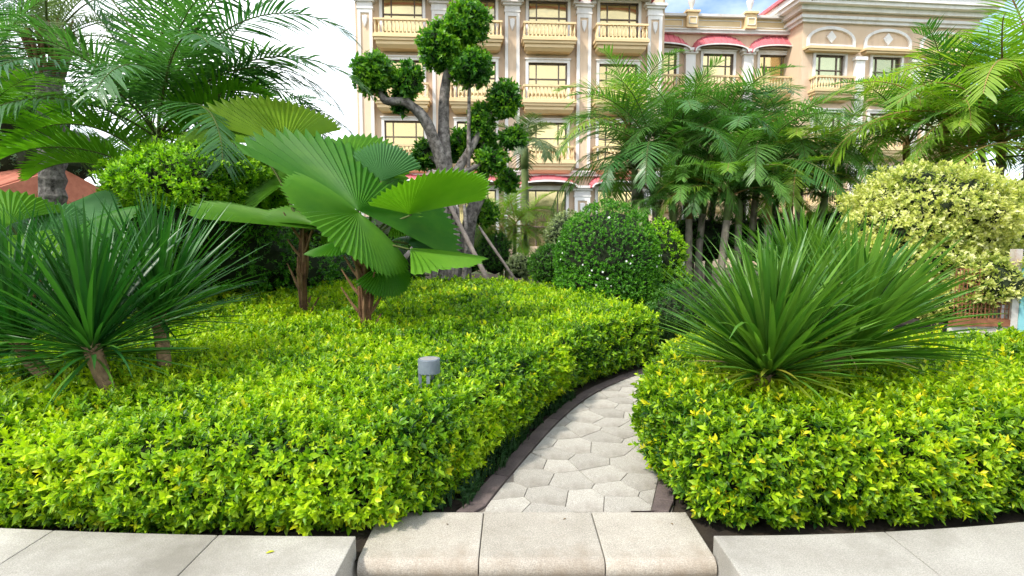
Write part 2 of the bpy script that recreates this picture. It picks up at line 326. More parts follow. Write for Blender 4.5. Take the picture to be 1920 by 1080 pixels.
def hedge(name, label, outline, hfun, pal, dens_top, dens_side, seed):
    poly = dense_poly(outline)
    root = empty(name, (float(poly[:, 0].mean()), float(poly[:, 1].mean()), 0))
    tag(root, label, 'hedge')
    off = np.array(root.location)
    lo, hi = poly.min(0), poly.max(0); RD = 0.085
    def weight(p): d = np.hypot(p[:, 0], p[:, 1]); return np.minimum(1, (3.9 / np.maximum(d, 0.1)) ** 1.25)
    n = int((hi[0] - lo[0]) * (hi[1] - lo[1]) * dens_top)
    q = rng.uniform(lo, hi, (n, 2)); q = q[rng.uniform(0, 1, n) < weight(q)]
    d, nr = poly_dist(q, poly); k = d > 0.0; q, d, nr = q[k], d[k], nr[k]
    infr = np.abs(q[:, 0]) < q[:, 1] * 0.98 + 0.9; q, d, nr = q[infr], d[infr], nr[infr]
    p3 = np.column_stack([q, np.zeros(len(q))]); h = hfun(q) + 0.026 * lump(p3, 2.2, seed) + 0.018 * lump(p3, 6.5, seed + 3)
    e = np.clip(1 - d / RD, 0, 1); z = h - RD * (1 - np.sqrt(np.maximum(0, 1 - e * e)))
    nrm = np.column_stack([-nr * e[:, None], np.sqrt(np.maximum(0.05, 1 - e * e))])
    pt = np.column_stack([q, z]); wt = weight(q)
    # sides
    seg = np.roll(poly, -1, 0) - poly; sl_ = np.linalg.norm(seg, axis=1); per = sl_.sum(); ns = int(per * 0.55 * dens_side)
    i = rng.choice(len(poly), ns, p=sl_ / per); t = rng.uniform(0, 1, ns); b2 = poly[i] + seg[i] * t[:, None]
    on = np.column_stack([seg[i][:, 1], -seg[i][:, 0]]) / np.maximum(sl_[i], 1e-6)[:, None]
    area = 0.5 * np.sum(poly[:, 0] * np.roll(poly[:, 1], -1) - poly[:, 1] * np.roll(poly[:, 0], -1))
    if area < 0: on = -on
    hs = hfun(b2); zz = rng.uniform(0.05, 1, ns) ** 0.95 * (hs - RD * 0.6)
    b3 = np.column_stack([b2, zz]); bul = 0.05 * np.sin(np.clip(zz / hs, 0, 1) * math.pi) - 0.05 * np.clip(0.22 - zz, 0, 1) / 0.22 + 0.055 * lump(b3, 3.1, seed + 5) + 0.03 * lump(b3, 8.0, seed)
    b3[:, :2] += on * bul[:, None]
    k = (rng.uniform(0, 1, ns) < weight(b2)) & (np.abs(b2[:, 0]) < b2[:, 1] * 0.98 + 0.9); b3, on, ws = b3[k], on[k], weight(b2)[k]
    pos = np.concatenate([pt, b3]); nn = np.concatenate([nrm, np.column_stack([on, np.zeros(len(on))])]); ww = np.concatenate([wt, ws])
    dist = np.hypot(pos[:, 0], pos[:, 1]); near = dist < 4.6
    stray = rng.uniform(0, 1, len(pos)) < 0.05
    pos = pos + nn * np.where(stray, rng.uniform(0.02, 0.07, len(pos)), rng.uniform(-0.055, 0.02, len(pos)))[:, None] + np.where(stray, 0.015, 0)[:, None] * np.array([0, 0, 1.0])
    parts = []
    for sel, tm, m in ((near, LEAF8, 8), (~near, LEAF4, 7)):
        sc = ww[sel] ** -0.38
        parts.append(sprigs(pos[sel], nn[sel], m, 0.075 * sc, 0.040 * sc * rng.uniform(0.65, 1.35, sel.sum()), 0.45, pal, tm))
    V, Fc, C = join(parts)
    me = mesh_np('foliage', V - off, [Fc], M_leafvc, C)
    o = link('foliage', me, root); o['kind'] = 'stuff'
    # twiggy mass inside
    cin = poly.copy(); ctr = poly.mean(0)
    sd, nrr = poly_dist(poly + (ctr - poly) * 0.001, poly)
    onv = np.roll(poly, -1, 0) - np.roll(poly, 1, 0); onv = np.column_stack([onv[:, 1], -onv[:, 0]]); onv /= np.linalg.norm(onv, axis=1)[:, None]
    if area < 0: onv = -onv
    ci = poly - onv * 0.11
    gx = np.arange(lo[0], hi[0] + .3, .3); gy = np.arange(lo[1], hi[1] + .3, .3)
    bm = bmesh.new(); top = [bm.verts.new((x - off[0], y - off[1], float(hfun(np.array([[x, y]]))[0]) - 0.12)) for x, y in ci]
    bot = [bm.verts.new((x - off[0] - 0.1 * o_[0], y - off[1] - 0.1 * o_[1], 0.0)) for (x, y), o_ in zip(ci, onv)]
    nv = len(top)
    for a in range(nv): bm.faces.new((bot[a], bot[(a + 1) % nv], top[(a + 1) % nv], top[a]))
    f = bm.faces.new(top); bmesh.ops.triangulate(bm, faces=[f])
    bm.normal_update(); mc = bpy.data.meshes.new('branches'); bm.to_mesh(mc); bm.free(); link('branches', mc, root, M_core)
    print(name, 'leaf tris', len(Fc))
    return root

def blob_points(c, r, n, lmp=0.1, k=2.0, seed=0, zmin=-1.0, flat_top=0.0):
    d = unit(rng.normal(0, 1, (int(n * 1.0), 3))); d = d[d[:, 2] > zmin]
    s = 1 + lmp * lump(d * np.array(r) * 2, k, seed) + 0.4 * lmp * lump(d * np.array(r) * 2, k * 3.1, seed + 2)
    p = d * np.array(r) * s[:, None]; nn = unit(d / np.array(r))
    return p + np.array(c), nn

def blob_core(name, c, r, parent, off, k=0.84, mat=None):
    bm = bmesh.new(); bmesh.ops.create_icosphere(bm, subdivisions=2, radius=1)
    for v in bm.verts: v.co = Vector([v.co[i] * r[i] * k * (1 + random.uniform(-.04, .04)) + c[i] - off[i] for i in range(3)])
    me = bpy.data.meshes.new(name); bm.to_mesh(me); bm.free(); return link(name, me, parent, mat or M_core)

def shrub(name, label, blobs, nshoot, pal, llen=0.05, lwid=0.45, m=7, slen=0.07, lmp=0.1, group=None, cat='shrub', zmin=-0.75, tmpl=LEAF4, base=None, jit=0.45, seed=0, up=0.4, depth=0.08):
    c0 = blobs[0][0]; base = base or (c0[0], c0[1], 0.0)
    root = empty(name, base); tag(root, label, cat, group); off = np.array(base); parts = []
    tot = sum(r[0] * r[2] + r[0] * r[1] + r[1] * r[2] for _, r in blobs)
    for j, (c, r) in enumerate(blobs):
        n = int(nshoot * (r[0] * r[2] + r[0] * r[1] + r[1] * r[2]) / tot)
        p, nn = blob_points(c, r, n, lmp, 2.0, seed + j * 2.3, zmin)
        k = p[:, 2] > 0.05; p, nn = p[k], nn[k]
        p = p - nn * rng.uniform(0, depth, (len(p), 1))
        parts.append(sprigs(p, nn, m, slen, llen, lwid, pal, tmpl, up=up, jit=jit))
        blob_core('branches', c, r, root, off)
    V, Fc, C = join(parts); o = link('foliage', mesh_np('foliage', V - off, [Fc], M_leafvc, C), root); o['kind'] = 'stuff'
    return root

# ------------------------------------------------------------------ ground, path, step, planter kerbs
def sheet(name, pts, z, mat, kind='structure'):
    me = bpy.data.meshes.new(name); me.from_pydata([(x, y, z) for x, y in pts], [], [tuple(range(len(pts)))]); me.update()
    return tag(link(name, me, None, mat), kind=kind)
sheet('ground', [(-600, -300), (600, -300), (600, 900), (-600, 900)], -0.17, M_ground)
sheet('plaza', [(-8, -6), (8, -6), (8, 2.62), (-8, 2.62)], -0.155, M_plaza)
yb = lambda x: 2.64 + 0.024 * (x + 0.76) ** 2 if x < 0 else 2.645 + 0.05 * (x - 0.99) ** 2
soil_pts = [(x, yb(x) - 0.1) for x in np.linspace(-8, -0.8, 16)] + [(-0.7, 2.72), (0.95, 2.72)] + [(x, yb(x) - 0.1) for x in np.linspace(1.03, 5.5, 12)] + [(9, 4.2), (14, 26), (-16, 26)]
sheet('garden_soil', soil_pts, -0.012, M_soil)

LE = smooth_path([(-0.32, 2.97, 0), (-0.2, 3.36, 0), (-.02, 3.87, 0), (.22, 4.52, 0), (.47, 5.10, 0), (.74, 5.60, 0), (1.10, 6.10, 0), (1.5, 6.53, 0), (2.2, 7.0, 0), (3.1, 7.35, 0), (4.4, 7.6, 0), (6.2, 7.7, 0)], 8)
PW = 1.15
cum = [0.0]
for a, b in zip(LE, LE[1:]): cum.append(cum[-1] + (b - a).length)
LT = cum[-1]
def path_pt(s, t, z):
    """s along the left edge, t metres to the right of it"""
    i = max(0, min(len(LE) - 2, int(np.searchsorted(cum, s)) - 1)); f = (s - cum[i]) / (cum[i + 1] - cum[i])
    p = LE[i].lerp(LE[i + 1], f)
    def tg(k): return (LE[min(k + 1, len(LE) - 1)] - LE[max(k - 1, 0)]).normalized()
    d = tg(i).lerp(tg(i + 1), f).normalized(); nx = Vector((d.y, -d.x, 0))
    q = p + nx * t; 
    return (q.x, max(q.y, 3.055), z)
NS = 60
V = []; Fc = []
for i in range(NS + 1): V += [path_pt(LT * i / NS, 0.0, 0.0), path_pt(LT * i / NS, PW, 0.0)]
for i in range(NS): Fc.append((2 * i, 2 * i + 1, 2 * i + 3, 2 * i + 2))
me = bpy.data.meshes.new('garden_path'); me.from_pydata(V, [], Fc); me.update()
garden_path = tag(link('garden_path', me, None, M_mortar), kind='structure')

def slab(name, ring, z0, z1, mat, parent, bev=0.004):
    ring = [Vector((x, y, 0)) for x, y in ring]; n = len(ring)
    a = sum(ring[i].x * ring[(i + 1) % n].y - ring[(i + 1) % n].x * ring[i].y for i in range(n))
    if a < 0: ring = ring[::-1]
    c = sum(ring, Vector()) / n
    mb = MB(); ins = []
    for i in range(n):
        p, q, r_ = ring[i - 1], ring[i], ring[(i + 1) % n]; d1 = (q - p).normalized(); d2 = (r_ - q).normalized()
        nn = Vector((-d1.y - d2.y, d1.x + d2.x, 0)); nn = nn.normalized() if nn.length > 1e-6 else Vector((0, 0, 0)); ins.append(q + nn * bev)
    V = [(p.x - c.x, p.y - c.y, z0) for p in ring] + [(p.x - c.x, p.y - c.y, z1 - bev) for p in ring] + [(p.x - c.x, p.y - c.y, z1) for p in ins]
    Fc = [tuple(range(2 * n, 3 * n))]
    for i in range(n):
        j = (i + 1) % n; Fc += [(i, j, n + j, n + i), (n + i, n + j, 2 * n + j, 2 * n + i)]
    o = mb.add(V, Fc).build(name, mat, parent); o.location = (c.x, c.y, 0); return o

def clip(poly, nx, ny, c):
    o = []
    for i in range(len(poly)):
        p, q = poly[i], poly[(i + 1) % len(poly)]; dp = p[0] * nx + p[1] * ny - c; dq = q[0] * nx + q[1] * ny - c
        if dp <= 0: o.append(p)
        if (dp < 0 < dq) or (dq < 0 < dp):
            f = dp / (dp - dq); o.append((p[0] + (q[0] - p[0]) * f, p[1] + (q[1] - p[1]) * f))
    return o
BW = 0.115
sites = []; rowh = 0.225; r0 = -1
while r0 * rowh < LT + 0.4:
    for c in range(-1, 6):
        sites.append((r0 * rowh + random.uniform(-.065, .065), BW + (c + (0.5 if r0 % 2 else 0.0)) * 0.275 + random.uniform(-.075, .075)))
    r0 += 1
for s, t in sites:
    cell = [(s - 1, t - 1), (s + 1, t - 1), (s + 1, t + 1), (s - 1, t + 1)]
    for s2, t2 in sites:
        dx, dy = s2 - s, t2 - t; dd = math.hypot(dx, dy)
        if 1e-6 < dd < 1.3: cell = clip(cell, dx / dd, dy / dd, (dx * (s + s2) / 2 + dy * (t + t2) / 2) / dd - 0.0022)
        if not cell: break
    for nx, ny, c in ((0, -1, -(BW + 0.004)), (0, 1, PW - BW - 0.004), (-1, 0, -0.09), (1, 0, LT)):
        if cell: cell = clip(cell, nx, ny, c)
    if len(cell) < 3: continue
    ar = 0.5 * abs(sum(cell[i][0] * cell[(i + 1) % len(cell)][1] - cell[(i + 1) % len(cell)][0] * cell[i][1] for i in range(len(cell))))
    if ar < 0.003: continue
    ring = [path_pt(a, b, 0)[:2] for a, b in cell]; rr = []
    for p in ring:
        if not rr or math.dist(p, rr[-1]) > 0.012: rr.append(p)
    if len(rr) > 3 and math.dist(rr[0], rr[-1]) < 0.012: rr.pop()
    if len(rr) >= 3: slab('paver', rr, 0.001, 0.0075 + random.uniform(-.0006, .0006), M_paver, garden_path, 0.0015)
s = 0.0
while s < LT - 0.3:
    e = min(LT, s + 0.62)
    for t0, t1 in ((0.003, BW - 0.003), (PW - BW + 0.003, PW - 0.003)):
        ks = np.linspace(s + 0.004, e - 0.004, 4)
        slab('border_stone', [path_pt(k, t0, 0)[:2] for k in ks] + [path_pt(k, t1, 0)[:2] for k in ks[::-1]], 0.001, 0.020, M_border, garden_path, 0.004)
    s = e

# entrance step with three bullnosed slabs
step = tag(empty('stone_step', (0.13, 2.8, -0.15)), 'weathered granite step with rounded front edge at the start of the path', 'step')
prof = [(3.05, 0.016), (3.05, -0.085)] + [(2.62, -0.085)] + [(2.605 - 0.05 * math.cos(a) , -0.034 + 0.05 * math.sin(a)) for a in np.linspace(-1.5, 1.5, 9)]
prof = [(y, z) for y, z in prof]; prof[-1] = (2.60, 0.016)
for x0, x1 in ((-0.745, -0.162), (-0.158, 0.447), (0.451, 0.985)):
    n = len(prof); V = [(x - (x0 + x1) / 2, y - 2.8, z + 0.15) for x in (x0, x1) for y, z in prof]
    Fc = [tuple(range(n)), tuple(range(2 * n - 1, n - 1, -1))] + [(i, n + i, n + (i + 1) % n, (i + 1) % n) for i in range(n)]
    mb = MB().add(V, Fc); me = mb.mesh('slab', M_granite_w); bm = bmesh.new(); bm.from_mesh(me); bmesh.ops.recalc_face_normals(bm, faces=bm.faces)
    es = [e for e in bm.edges if e.calc_face_angle(0) > 1.2]; bmesh.ops.bevel(bm, geom=es, offset=0.006, segments=2, affect='EDGES', profile=0.6); bm.to_mesh(me); bm.free()
    for p_ in me.polygons: p_.use_smooth = abs(p_.normal.x) < 0.5 and abs(p_.normal.z) < 0.999
    o = link('slab', me, step); o.location = ((x0 + x1) / 2 - 0.13, 0, 0)
for x0, x1 in ((-0.735, 0.10), (0.104, 0.62), (0.624, 0.975)):
    mb = MB().box(x0 - 0.13, x1 - 0.13, -0.165, 0.2, -0.01, 0.064); mb.build('riser', M_granite_w, step)

# curved planter kerbs of granite slabs
def kerb(xs, label):
    root = tag(empty('planter_kerb', ((xs[0] + xs[-1]) / 2, 2.5, -0.16)), label, 'kerb')
    rx, ry, rz_ = root.location
    for x0, x1 in zip(xs, xs[1:]):
        lo_, hi_ = min(x0, x1) + 0.0018, max(x0, x1) - 0.0018; ks = np.linspace(lo_, hi_, 5)
        ring = [(x - rx, yb(x) - 0.44 - ry) for x in ks] + [(x - rx, yb(x) - ry) for x in ks[::-1]]
        n = len(ring); V = [(x, y, 0.0) for x, y in ring] + [(x, y, 0.26) for x, y in ring]
        Fc = [tuple(range(n - 1, -1, -1)), tuple(range(n, 2 * n))] + [(i, (i + 1) % n, n + (i + 1) % n, n + i) for i in range(n)]
        MB().add(V, Fc).build('slab', M_granite, root, bevel=0.007)
kerb([-0.765, -1.45, -2.30, -3.15, -4.0, -4.9, -5.8], 'pale granite planter kerb in front of the big left hedge')
kerb([0.99, 1.86, 2.72, 3.58, 4.44, 5.3], 'pale granite planter kerb in front of the right hedge')

# ------------------------------------------------------------------ building
M_wall = mat_noise('peach_render', (0.67, 0.505, 0.35), (0.73, 0.56, 0.40), 0.7, 0.85, 0.1, 60, c3=(0.52, 0.37, 0.26), stretch=(2.5, 2.5, .35))
M_trim = mat_noise('white_trim', (0.74, 0.71, 0.67), (0.80, 0.78, 0.75), 1.2, 0.7, c3=(0.62, 0.58, 0.53), stretch=(3, 3, .4))
M_cream = mat_noise('cream_stone', (0.72, 0.53, 0.29), (0.78, 0.59, 0.34), 1.4, 0.75)
M_red = mat_noise('red_tile', (0.52, 0.12, 0.14), (0.63, 0.18, 0.20), 5, 0.6)
M_frame = flat('bronze_frame', (0.16, 0.12, 0.09), 0.45, 0.2)
def glass(name, c1, c2):
    m, t, b = nodes_of(name); oi = t.nodes.new('ShaderNodeObjectInfo'); mxx = t.nodes.new('ShaderNodeMix'); mxx.data_type = 'RGBA'
    mxx.inputs[6].default_value = (*c1, 1); mxx.inputs[7].default_value = (*c2, 1); t.links.new(oi.outputs['Random'], mxx.inputs[0]); t.links.new(mxx.outputs[2], b.inputs['Base Color'])
    nz = t.nodes.new('ShaderNodeTexNoise'); nz.inputs['Scale'].default_value = 1.3; bp = t.nodes.new('ShaderNodeBump'); bp.inputs['Strength'].default_value = .12; bp.inputs['Distance'].default_value = .05
    tcx = t.nodes.new('ShaderNodeTexCoord'); t.links.new(tcx.outputs['Object'], nz.inputs['Vector']); t.links.new(nz.outputs['Fac'], bp.inputs['Height']); t.links.new(bp.outputs['Normal'], b.inputs['Normal'])
    b.inputs['Metallic'].default_value = .75; b.inputs['Roughness'].default_value = .08; return m
M_glass = glass('gold_glass', (0.56, 0.43, 0.20), (0.76, 0.63, 0.33)); M_glassg = glass('green_glass', (0.30, 0.33, 0.2), (0.48, 0.5, 0.3))

bal_prof = [(0.055, 0), (0.055, 0.04), (0.03, 0.06), (0.035, 0.1), (0.062, 0.2), (0.05, 0.3), (0.028, 0.42), (0.026, 0.5), (0.045, 0.55), (0.05, 0.6)]
BAL = MB().lathe(bal_prof, n=8).mesh('baluster', M_cream, True)

def window(root, c, hw, z0, z1, glass=None, trans_z=0.62, y=0.0):
    fr = 0.15
    wf = MB().box(c - hw - fr, c - hw, y - 0.10, y + 0.10, z0, z1).box(c + hw, c + hw + fr, y - 0.10, y + 0.10, z0, z1).box(c - hw - fr, c + hw + fr, y - 0.10, y + 0.10, z1, z1 + fr).box(c - hw - fr - .05, c + hw + fr + .05, y - 0.16, y + 0.1, z1 + fr, z1 + fr + 0.07)
    wo = wf.build('window', M_trim, root)
    MB().box(c - hw, c + hw, y + 0.16, y + 0.18, z0, z1).build('pane', glass or M_glass, wo)
    zt = z0 + (z1 - z0) * trans_z; g = MB(); ya, yb_ = y + 0.10, y + 0.16; k = 0.03
    for x in (c - hw + k, c - hw * 0.58, c + hw * 0.58, c + hw - k): g.box(x - k, x + k, ya, yb_, z0, z1)
    for z in (zt, z1 - k): g.box(c - hw, c + hw, ya - 0.004, yb_ - 0.004, z - k, z + k)
    g.build('muntin', M_frame, wo)

def balcony(root, c, hw, zd, pr=0.9, rail=0.80, n=14):
    b = MB().box(c - hw, c + hw, -pr, -0.002, zd - 0.14, zd).box(c - hw + .06, c + hw - .06, -pr + .07, -0.004, zd - 0.28, zd - 0.142).box(c - hw + .14, c + hw - .14, -pr + .16, -0.006, zd - 0.46, zd - 0.282)
    x0, x1, y0 = c - hw + .3, c + hw - .3, -pr + .34
    b.add([(c - hw + .14, -pr + .16, zd - .464), (c + hw - .14, -pr + .16, zd - .464), (c + hw - .14, -.008, zd - .464), (c - hw + .14, -.008, zd - .464), (x0, y0, zd - .62), (x1, y0, zd - .62), (x1, -.008, zd - .62), (x0, -.008, zd - .62)],
          [(0, 1, 2, 3), (7, 6, 5, 4), (4, 5, 1, 0), (5, 6, 2, 1), (7, 4, 0, 3)])
    bo = b.build('balcony', M_cream, root)
    r = MB().box(c - hw + .05, c + hw - .05, -pr + .04, -pr + .2, zd + rail - .1, zd + rail).box(c - hw + .05, c - hw + .2, -pr + .202, -.003, zd + rail - .1, zd + rail).box(c + hw - .2, c + hw - .05, -pr + .202, -.003, zd + rail - .1, zd + rail)
    r.box(c - hw + .06, c + hw - .06, -pr + .05, -pr + .19, zd + .002, zd + .07)
    r.build('handrail', M_cream, bo)
    for i in range(n):
        o = link('baluster', BAL, bo); o.location = (c - hw + .13 + (2 * hw - .26) * i / (n - 1), -pr + .12, zd + .07); o.scale = (1, 1, (rail - .17) / 0.6)
    for s_ in (-1, 1):
        for y in (-.62, -.4, -.18):
            o = link('baluster', BAL, bo); o.location = (c + s_ * (hw - .125), y, zd + .002); o.scale = (1, 1, (rail - .1) / 0.6)

def awning(root, c, hw, z0, rise, pr=1.0, back=.5, n=14):
    """sloping arched awning: red ribbed shell rising from a white front rim back to the wall"""
    def arc(k, off=0.0, r_=None): a = math.pi * k / n; return (c - (hw + off) * math.cos(a), z0 + ((rise if r_ is None else r_) + off) * math.sin(a) ** 0.75)
    def shell(o0, o1, ya, yb_, name, mat, par, rb):
        V = []; Fc = []
        for k in range(n + 1):
            x, z = arc(k, o0); xb, zb2 = arc(k, o0, rb); x2, z2 = arc(k, o1); xc, zc = arc(k, o1, rb); V += [(x, ya, z), (xb, yb_, zb2), (x2, ya, z2), (xc, yb_, zc)]
        for k in range(n):
            i, j = 4 * k, 4 * k + 4; Fc += [(i, j, j + 1, i + 1), (i + 2, i + 3, j + 3, j + 2), (i, i + 2, j + 2, j), (i + 1, j + 1, j + 3, i + 3)]
        return MB().add(V, Fc).build(name, mat, par)
    ao = shell(0, .06, -pr, -.002, 'awning', M_red, root, rise + back)
    shell(-.035, .045, -pr - .06, -pr + .02, 'rim', M_trim, ao, rise + .02)
    rb = MB()
    for k in range(1, n): x, z = arc(k, .06); x2, z2 = arc(k, .06, rise + back); rb.tube([(x, -pr + .02, z), (x2, -.02, z2)], .028, 5)
    rb.build('rib', M_red, ao)
    V = [(arc(k, -.05)[0], -pr * .6, arc(k, -.05)[1]) for k in range(n + 1)]; MB().add(V + [(x, -.01, z + .03) for x, y, z in V], [(k, k + 1, n + 2 + k, n + 1 + k) for k in range(n)]).build('soffit', M_trim, ao)

def pilaster(root, c, z0, z1, hw=0.38):
    p = MB().box(c - hw, c + hw, -0.22, 0, z0, z1); po = p.build('pilaster', M_wall, root)
    MB().box(c - hw - .01, c - hw + .16, -0.28, -0.222, z0, z1 - .002).box(c + hw - .16, c + hw + .01, -0.28, -0.222, z0, z1 - .002).box(c - hw + .16, c + hw - .16, -.278, -.222, z1 - .2, z1 - .002).build('edge_moulding', M_trim, po)
    cp = MB()
    for k, (e, za, zb_) in enumerate(((.05, z1, z1 + .1), (.02, z1 + .102, z1 + .34), (.12, z1 + .342, z1 + .46), (.22, z1 + .462, z1 + .6))): cp.box(c - hw - e, c + hw + e, -.26 - e, -.001, za, zb_)
    cp.build('capital', M_trim, po)
    s_ = [(0.0, -.42), (.08, -.25), (.13, -.08), (.14, .2), (0, .24), (-.14, .2), (-.13, -.08), (-.08, -.25)]; zc = z1 - .55
    V = [(c + x, -.275, zc + z) for x, z in s_] + [(c + x * .7, -.32, zc + z * .8) for x, z in s_]; n = len(s_)
    MB().add(V, [tuple(range(n, 2 * n))] + [(i, (i + 1) % n, n + (i + 1) % n, n + i) for i in range(n)]).build('shield_ornament', M_trim, po)

def wall_with_openings(root, xs0, xs1, z0, z1, ops, depth=9.0, mat=None, name='wall'):
    """front wall 0.3 thick with rectangular openings ops=(x0,x1,za,zb) on a column grid, and the block behind"""
    w_ = MB(); cols = sorted(set([xs0, xs1] + [o[0] for o in ops] + [o[1] for o in ops]))
    for a, b in zip(cols, cols[1:]):
        hs = sorted([(o[2], o[3]) for o in ops if o[0] <= a + 1e-6 and o[1] >= b - 1e-6]); z = z0
        for za, zb_ in hs:
            if za > z: w_.box(a, b, 0, 0.25, z, za)
            z = zb_
        if z < z1: w_.box(a, b, 0, 0.25, z, z1)
    w_.box(xs0, xs1, 0.252, depth, z0, z1)
    return w_.build(name, mat or M_wall, root)

A = R(3.5)
hotel = tag(empty('hotel_building', (0, 31, 0), A), 'peach four-storey hotel facade with white pilasters and cream balconies', 'building')
bays = [-5.78, -1.93, 1.93, 5.78]; decks = [5.75, 8.9, 12.1]
ops = []
for c in bays:
    ops.append((c - 1.05, c + 1.05, 1.2, 4.28))
    for zd in decks: ops.append((c - 1.05, c + 1.05, zd, zd + 2.15))
wall_with_openings(hotel, -8.25, 8.3, -0.2, 16.4, ops)
for c in bays:
    window(hotel, c, 1.05, 1.2, 4.28, None, 0.35)
    for zd in decks: window(hotel, c, 1.05, zd, zd + 2.15); balcony(hotel, c, 1.44, zd)
    awning(hotel, c, 1.5, 4.36, 0.32, 0.95, .5)
    awning(hotel, c, 1.6, 14.1, 0.4, 1.2, .7)
for k in range(5):
    pilaster(hotel, -7.7 + 3.85 * k, 5.45, 13.55); pilaster(hotel, -7.7 + 3.85 * k, -0.2, 3.9, 0.42)
    MB().box(-7.7 + 3.85 * k - .4, -7.7 + 3.85 * k + .4, -.3, -.002, 14.16, 16.3).build('pier', M_wall, hotel)
MB().box(-8.4, 8.45, -.32, -.004, 5.02, 5.2).box(-8.5, 8.55, -.42, -.004, 5.202, 5.3).build('string_course', M_trim, hotel)
MB().box(-8.9, 8.95, -1.0, 9.3, 16.4, 16.7).box(-9.2, 9.25, -1.3, 9.6, 16.7, 17.0).build('cornice', M_trim, hotel)
MB().add([(-9.3, -1.4, 17.0), (9.35, -1.4, 17.0), (9.35, 9.7, 17.0), (-9.3, 9.7, 17.0), (-7, 4, 19), (7, 4, 19)], [(0, 1, 5, 4), (2, 3, 4, 5), (1, 2, 5), (3, 0, 4), (3, 2, 1, 0)]).build('roof', M_red, hotel)

wing = tag(empty('hotel_wing', (0, 34.5, 0), A), 'recessed middle wing with urns on its parapet and red arched awnings', 'building')
wc = [9.05, 12.6, 16.15]; ops = []
for c in wc:
    for zd in (3.9, 7.25, 10.6): ops.append((c - .95, c + .95, zd, zd + 2.25))
wall_with_openings(wing, 7.3, 18.3, -0.2, 14.9, ops, 8)
for c in wc:
    for zd in (3.9, 7.25, 10.6): window(wing, c, .95, zd, zd + 2.25, None, 0.7)
    for zd in (3.9, 7.25): balcony(wing, c, 1.35, zd, 0.8)
    balcony(wing, c, 1.35, 10.6, 0.8); awning(wing, c, 1.62, 12.82, 0.42, 0.6, .72)
for c in (10.8, 14.4, 17.9):
    MB().box(c - .3, c + .3, -.3, -.001, -0.2, 12.75).box(c - .4, c + .4, -.42, -.002, 12.752, 12.9).box(c - .5, c + .5, -.5, -.002, 12.902, 13.05).build('pilaster', M_trim, wing)
MB().box(7.3, 18.2, -.30, -.002, 13.98, 14.14).box(7.3, 18.2, -.36, -.002, 14.142, 14.22).box(7.3, 18.2, -.42, -.004, 14.90, 15.05).build('parapet_moulding', M_trim, wing)
MB().box(7.3, 18.2, -.16, -.003, 14.222, 14.898).build('parapet', M_cream, wing)
for a_, b_ in ((8.1, 10.3), (11.2, 13.9), (14.8, 17.4)):
    MB().box(a_, b_, -.20, -.162, 14.36, 14.4).box(a_, b_, -.20, -.162, 14.72, 14.76).box(a_, a_ + .05, -.2, -.162, 14.402, 14.718).box(b_ - .05, b_, -.2, -.162, 14.402, 14.718).build('panel_moulding', M_trim, wing)
for c in (10.78, 14.38):
    p_ = MB().box(c - .33, c + .33, -.5, -.17, 14.23, 15.08).box(c - .43, c + .43, -.6, .2, 15.082, 15.2).build('pedestal', M_cream, wing)
    MB().box(c - .24, c + .24, -.54, -.502, 14.42, 14.46).box(c - .24, c + .24, -.54, -.502, 14.8, 14.84).box(c - .24, c - .2, -.54, -.502, 14.462, 14.798).box(c + .2, c + .24, -.54, -.502, 14.462, 14.798).build('panel_moulding', M_trim, p_)
    MB().lathe([(.16, 0), (.16, .06), (.07, .1), (.08, .2), (.19, .5), (.21, .72), (.15, .84), (.09, .9), (.12, .96), (.06, 1.06)], (c, -.25, 15.2), 14).build('urn', M_trim, wing, smooth=True)

block = tag(empty('hotel_corner_block', (18, 34, 0), R(6)), 'corner block with deep white cornice and arched panels at right of the hotel', 'building')
bc = [0.75, 4.35, 7.95]; ops = []
for c in bc:
    for zd in (3.7, 7.0, 10.3): ops.append((c - .92, c + .92, zd, zd + 2.1))
wall_with_openings(block, -1.0, 9.9, -0.2, 14.2, ops, 12)
for c in bc:
    for zd in (3.7, 7.0, 10.3): window(block, c, .92, zd, zd + 2.1, M_glassg, 0.6); balcony(block, c, 1.3, zd, 0.7, 0.75)
    n = 14; 
    def ar(k, o): a = math.pi * k / n; return (c - (1.35 + o) * math.cos(a), 13.2 + (.65 + o) * math.sin(a))
    V = []; Fc = []
    pts0 = [(c - 1.35, 12.75)] + [ar(k, 0) for k in range(n + 1)] + [(c + 1.35, 12.75)]; pts1 = [(c - 1.52, 12.75)] + [ar(k, .17) for k in range(n + 1)] + [(c + 1.52, 12.75)]
    for (xa, za), (xb, zb_) in zip(pts0, pts1): V += [(xa, -.002, za), (xa, -.12, za), (xb, -.12, zb_), (xb, -.002, zb_)]
    for k in range(len(pts0) - 1):
        i, j = 4 * k, 4 * k + 4; Fc += [(i, i + 1, j + 1, j), (i + 1, i + 2, j + 2, j + 1), (i + 2, i + 3, j + 3, j + 2)]
    MB().add(V, Fc).box(c - 1.349, c + 1.349, -.11, -.003, 12.9, 13.0).build('arch_moulding', M_trim, block)
    V = [(c + x, y, 13.42 + z) for y in (-.1, -.003) for x, z in ((0, -.35), (.13, -.2), (.3, 0), (.13, .2), (0, .35), (-.13, .2), (-.3, 0), (-.13, -.2))]
    MB().add(V, [tuple(range(8))] + [(i, 8 + i, 8 + (i + 1) % 8, (i + 1) % 8) for i in range(8)]).build('diamond_ornament', M_trim, block)
    MB().box(c - 1.6, c + 1.6, -.42, -.002, 12.5, 12.62).box(c - 1.7, c + 1.7, -.5, -.002, 12.622, 12.74).build('ledge', M_cream, block)
for c in (2.55, 6.15):
    MB().box(c - .28, c + .28, -.25, -.001, -.2, 12.1).box(c - .38, c + .38, -.34, -.002, 12.102, 12.3).build('pilaster', M_trim, block)
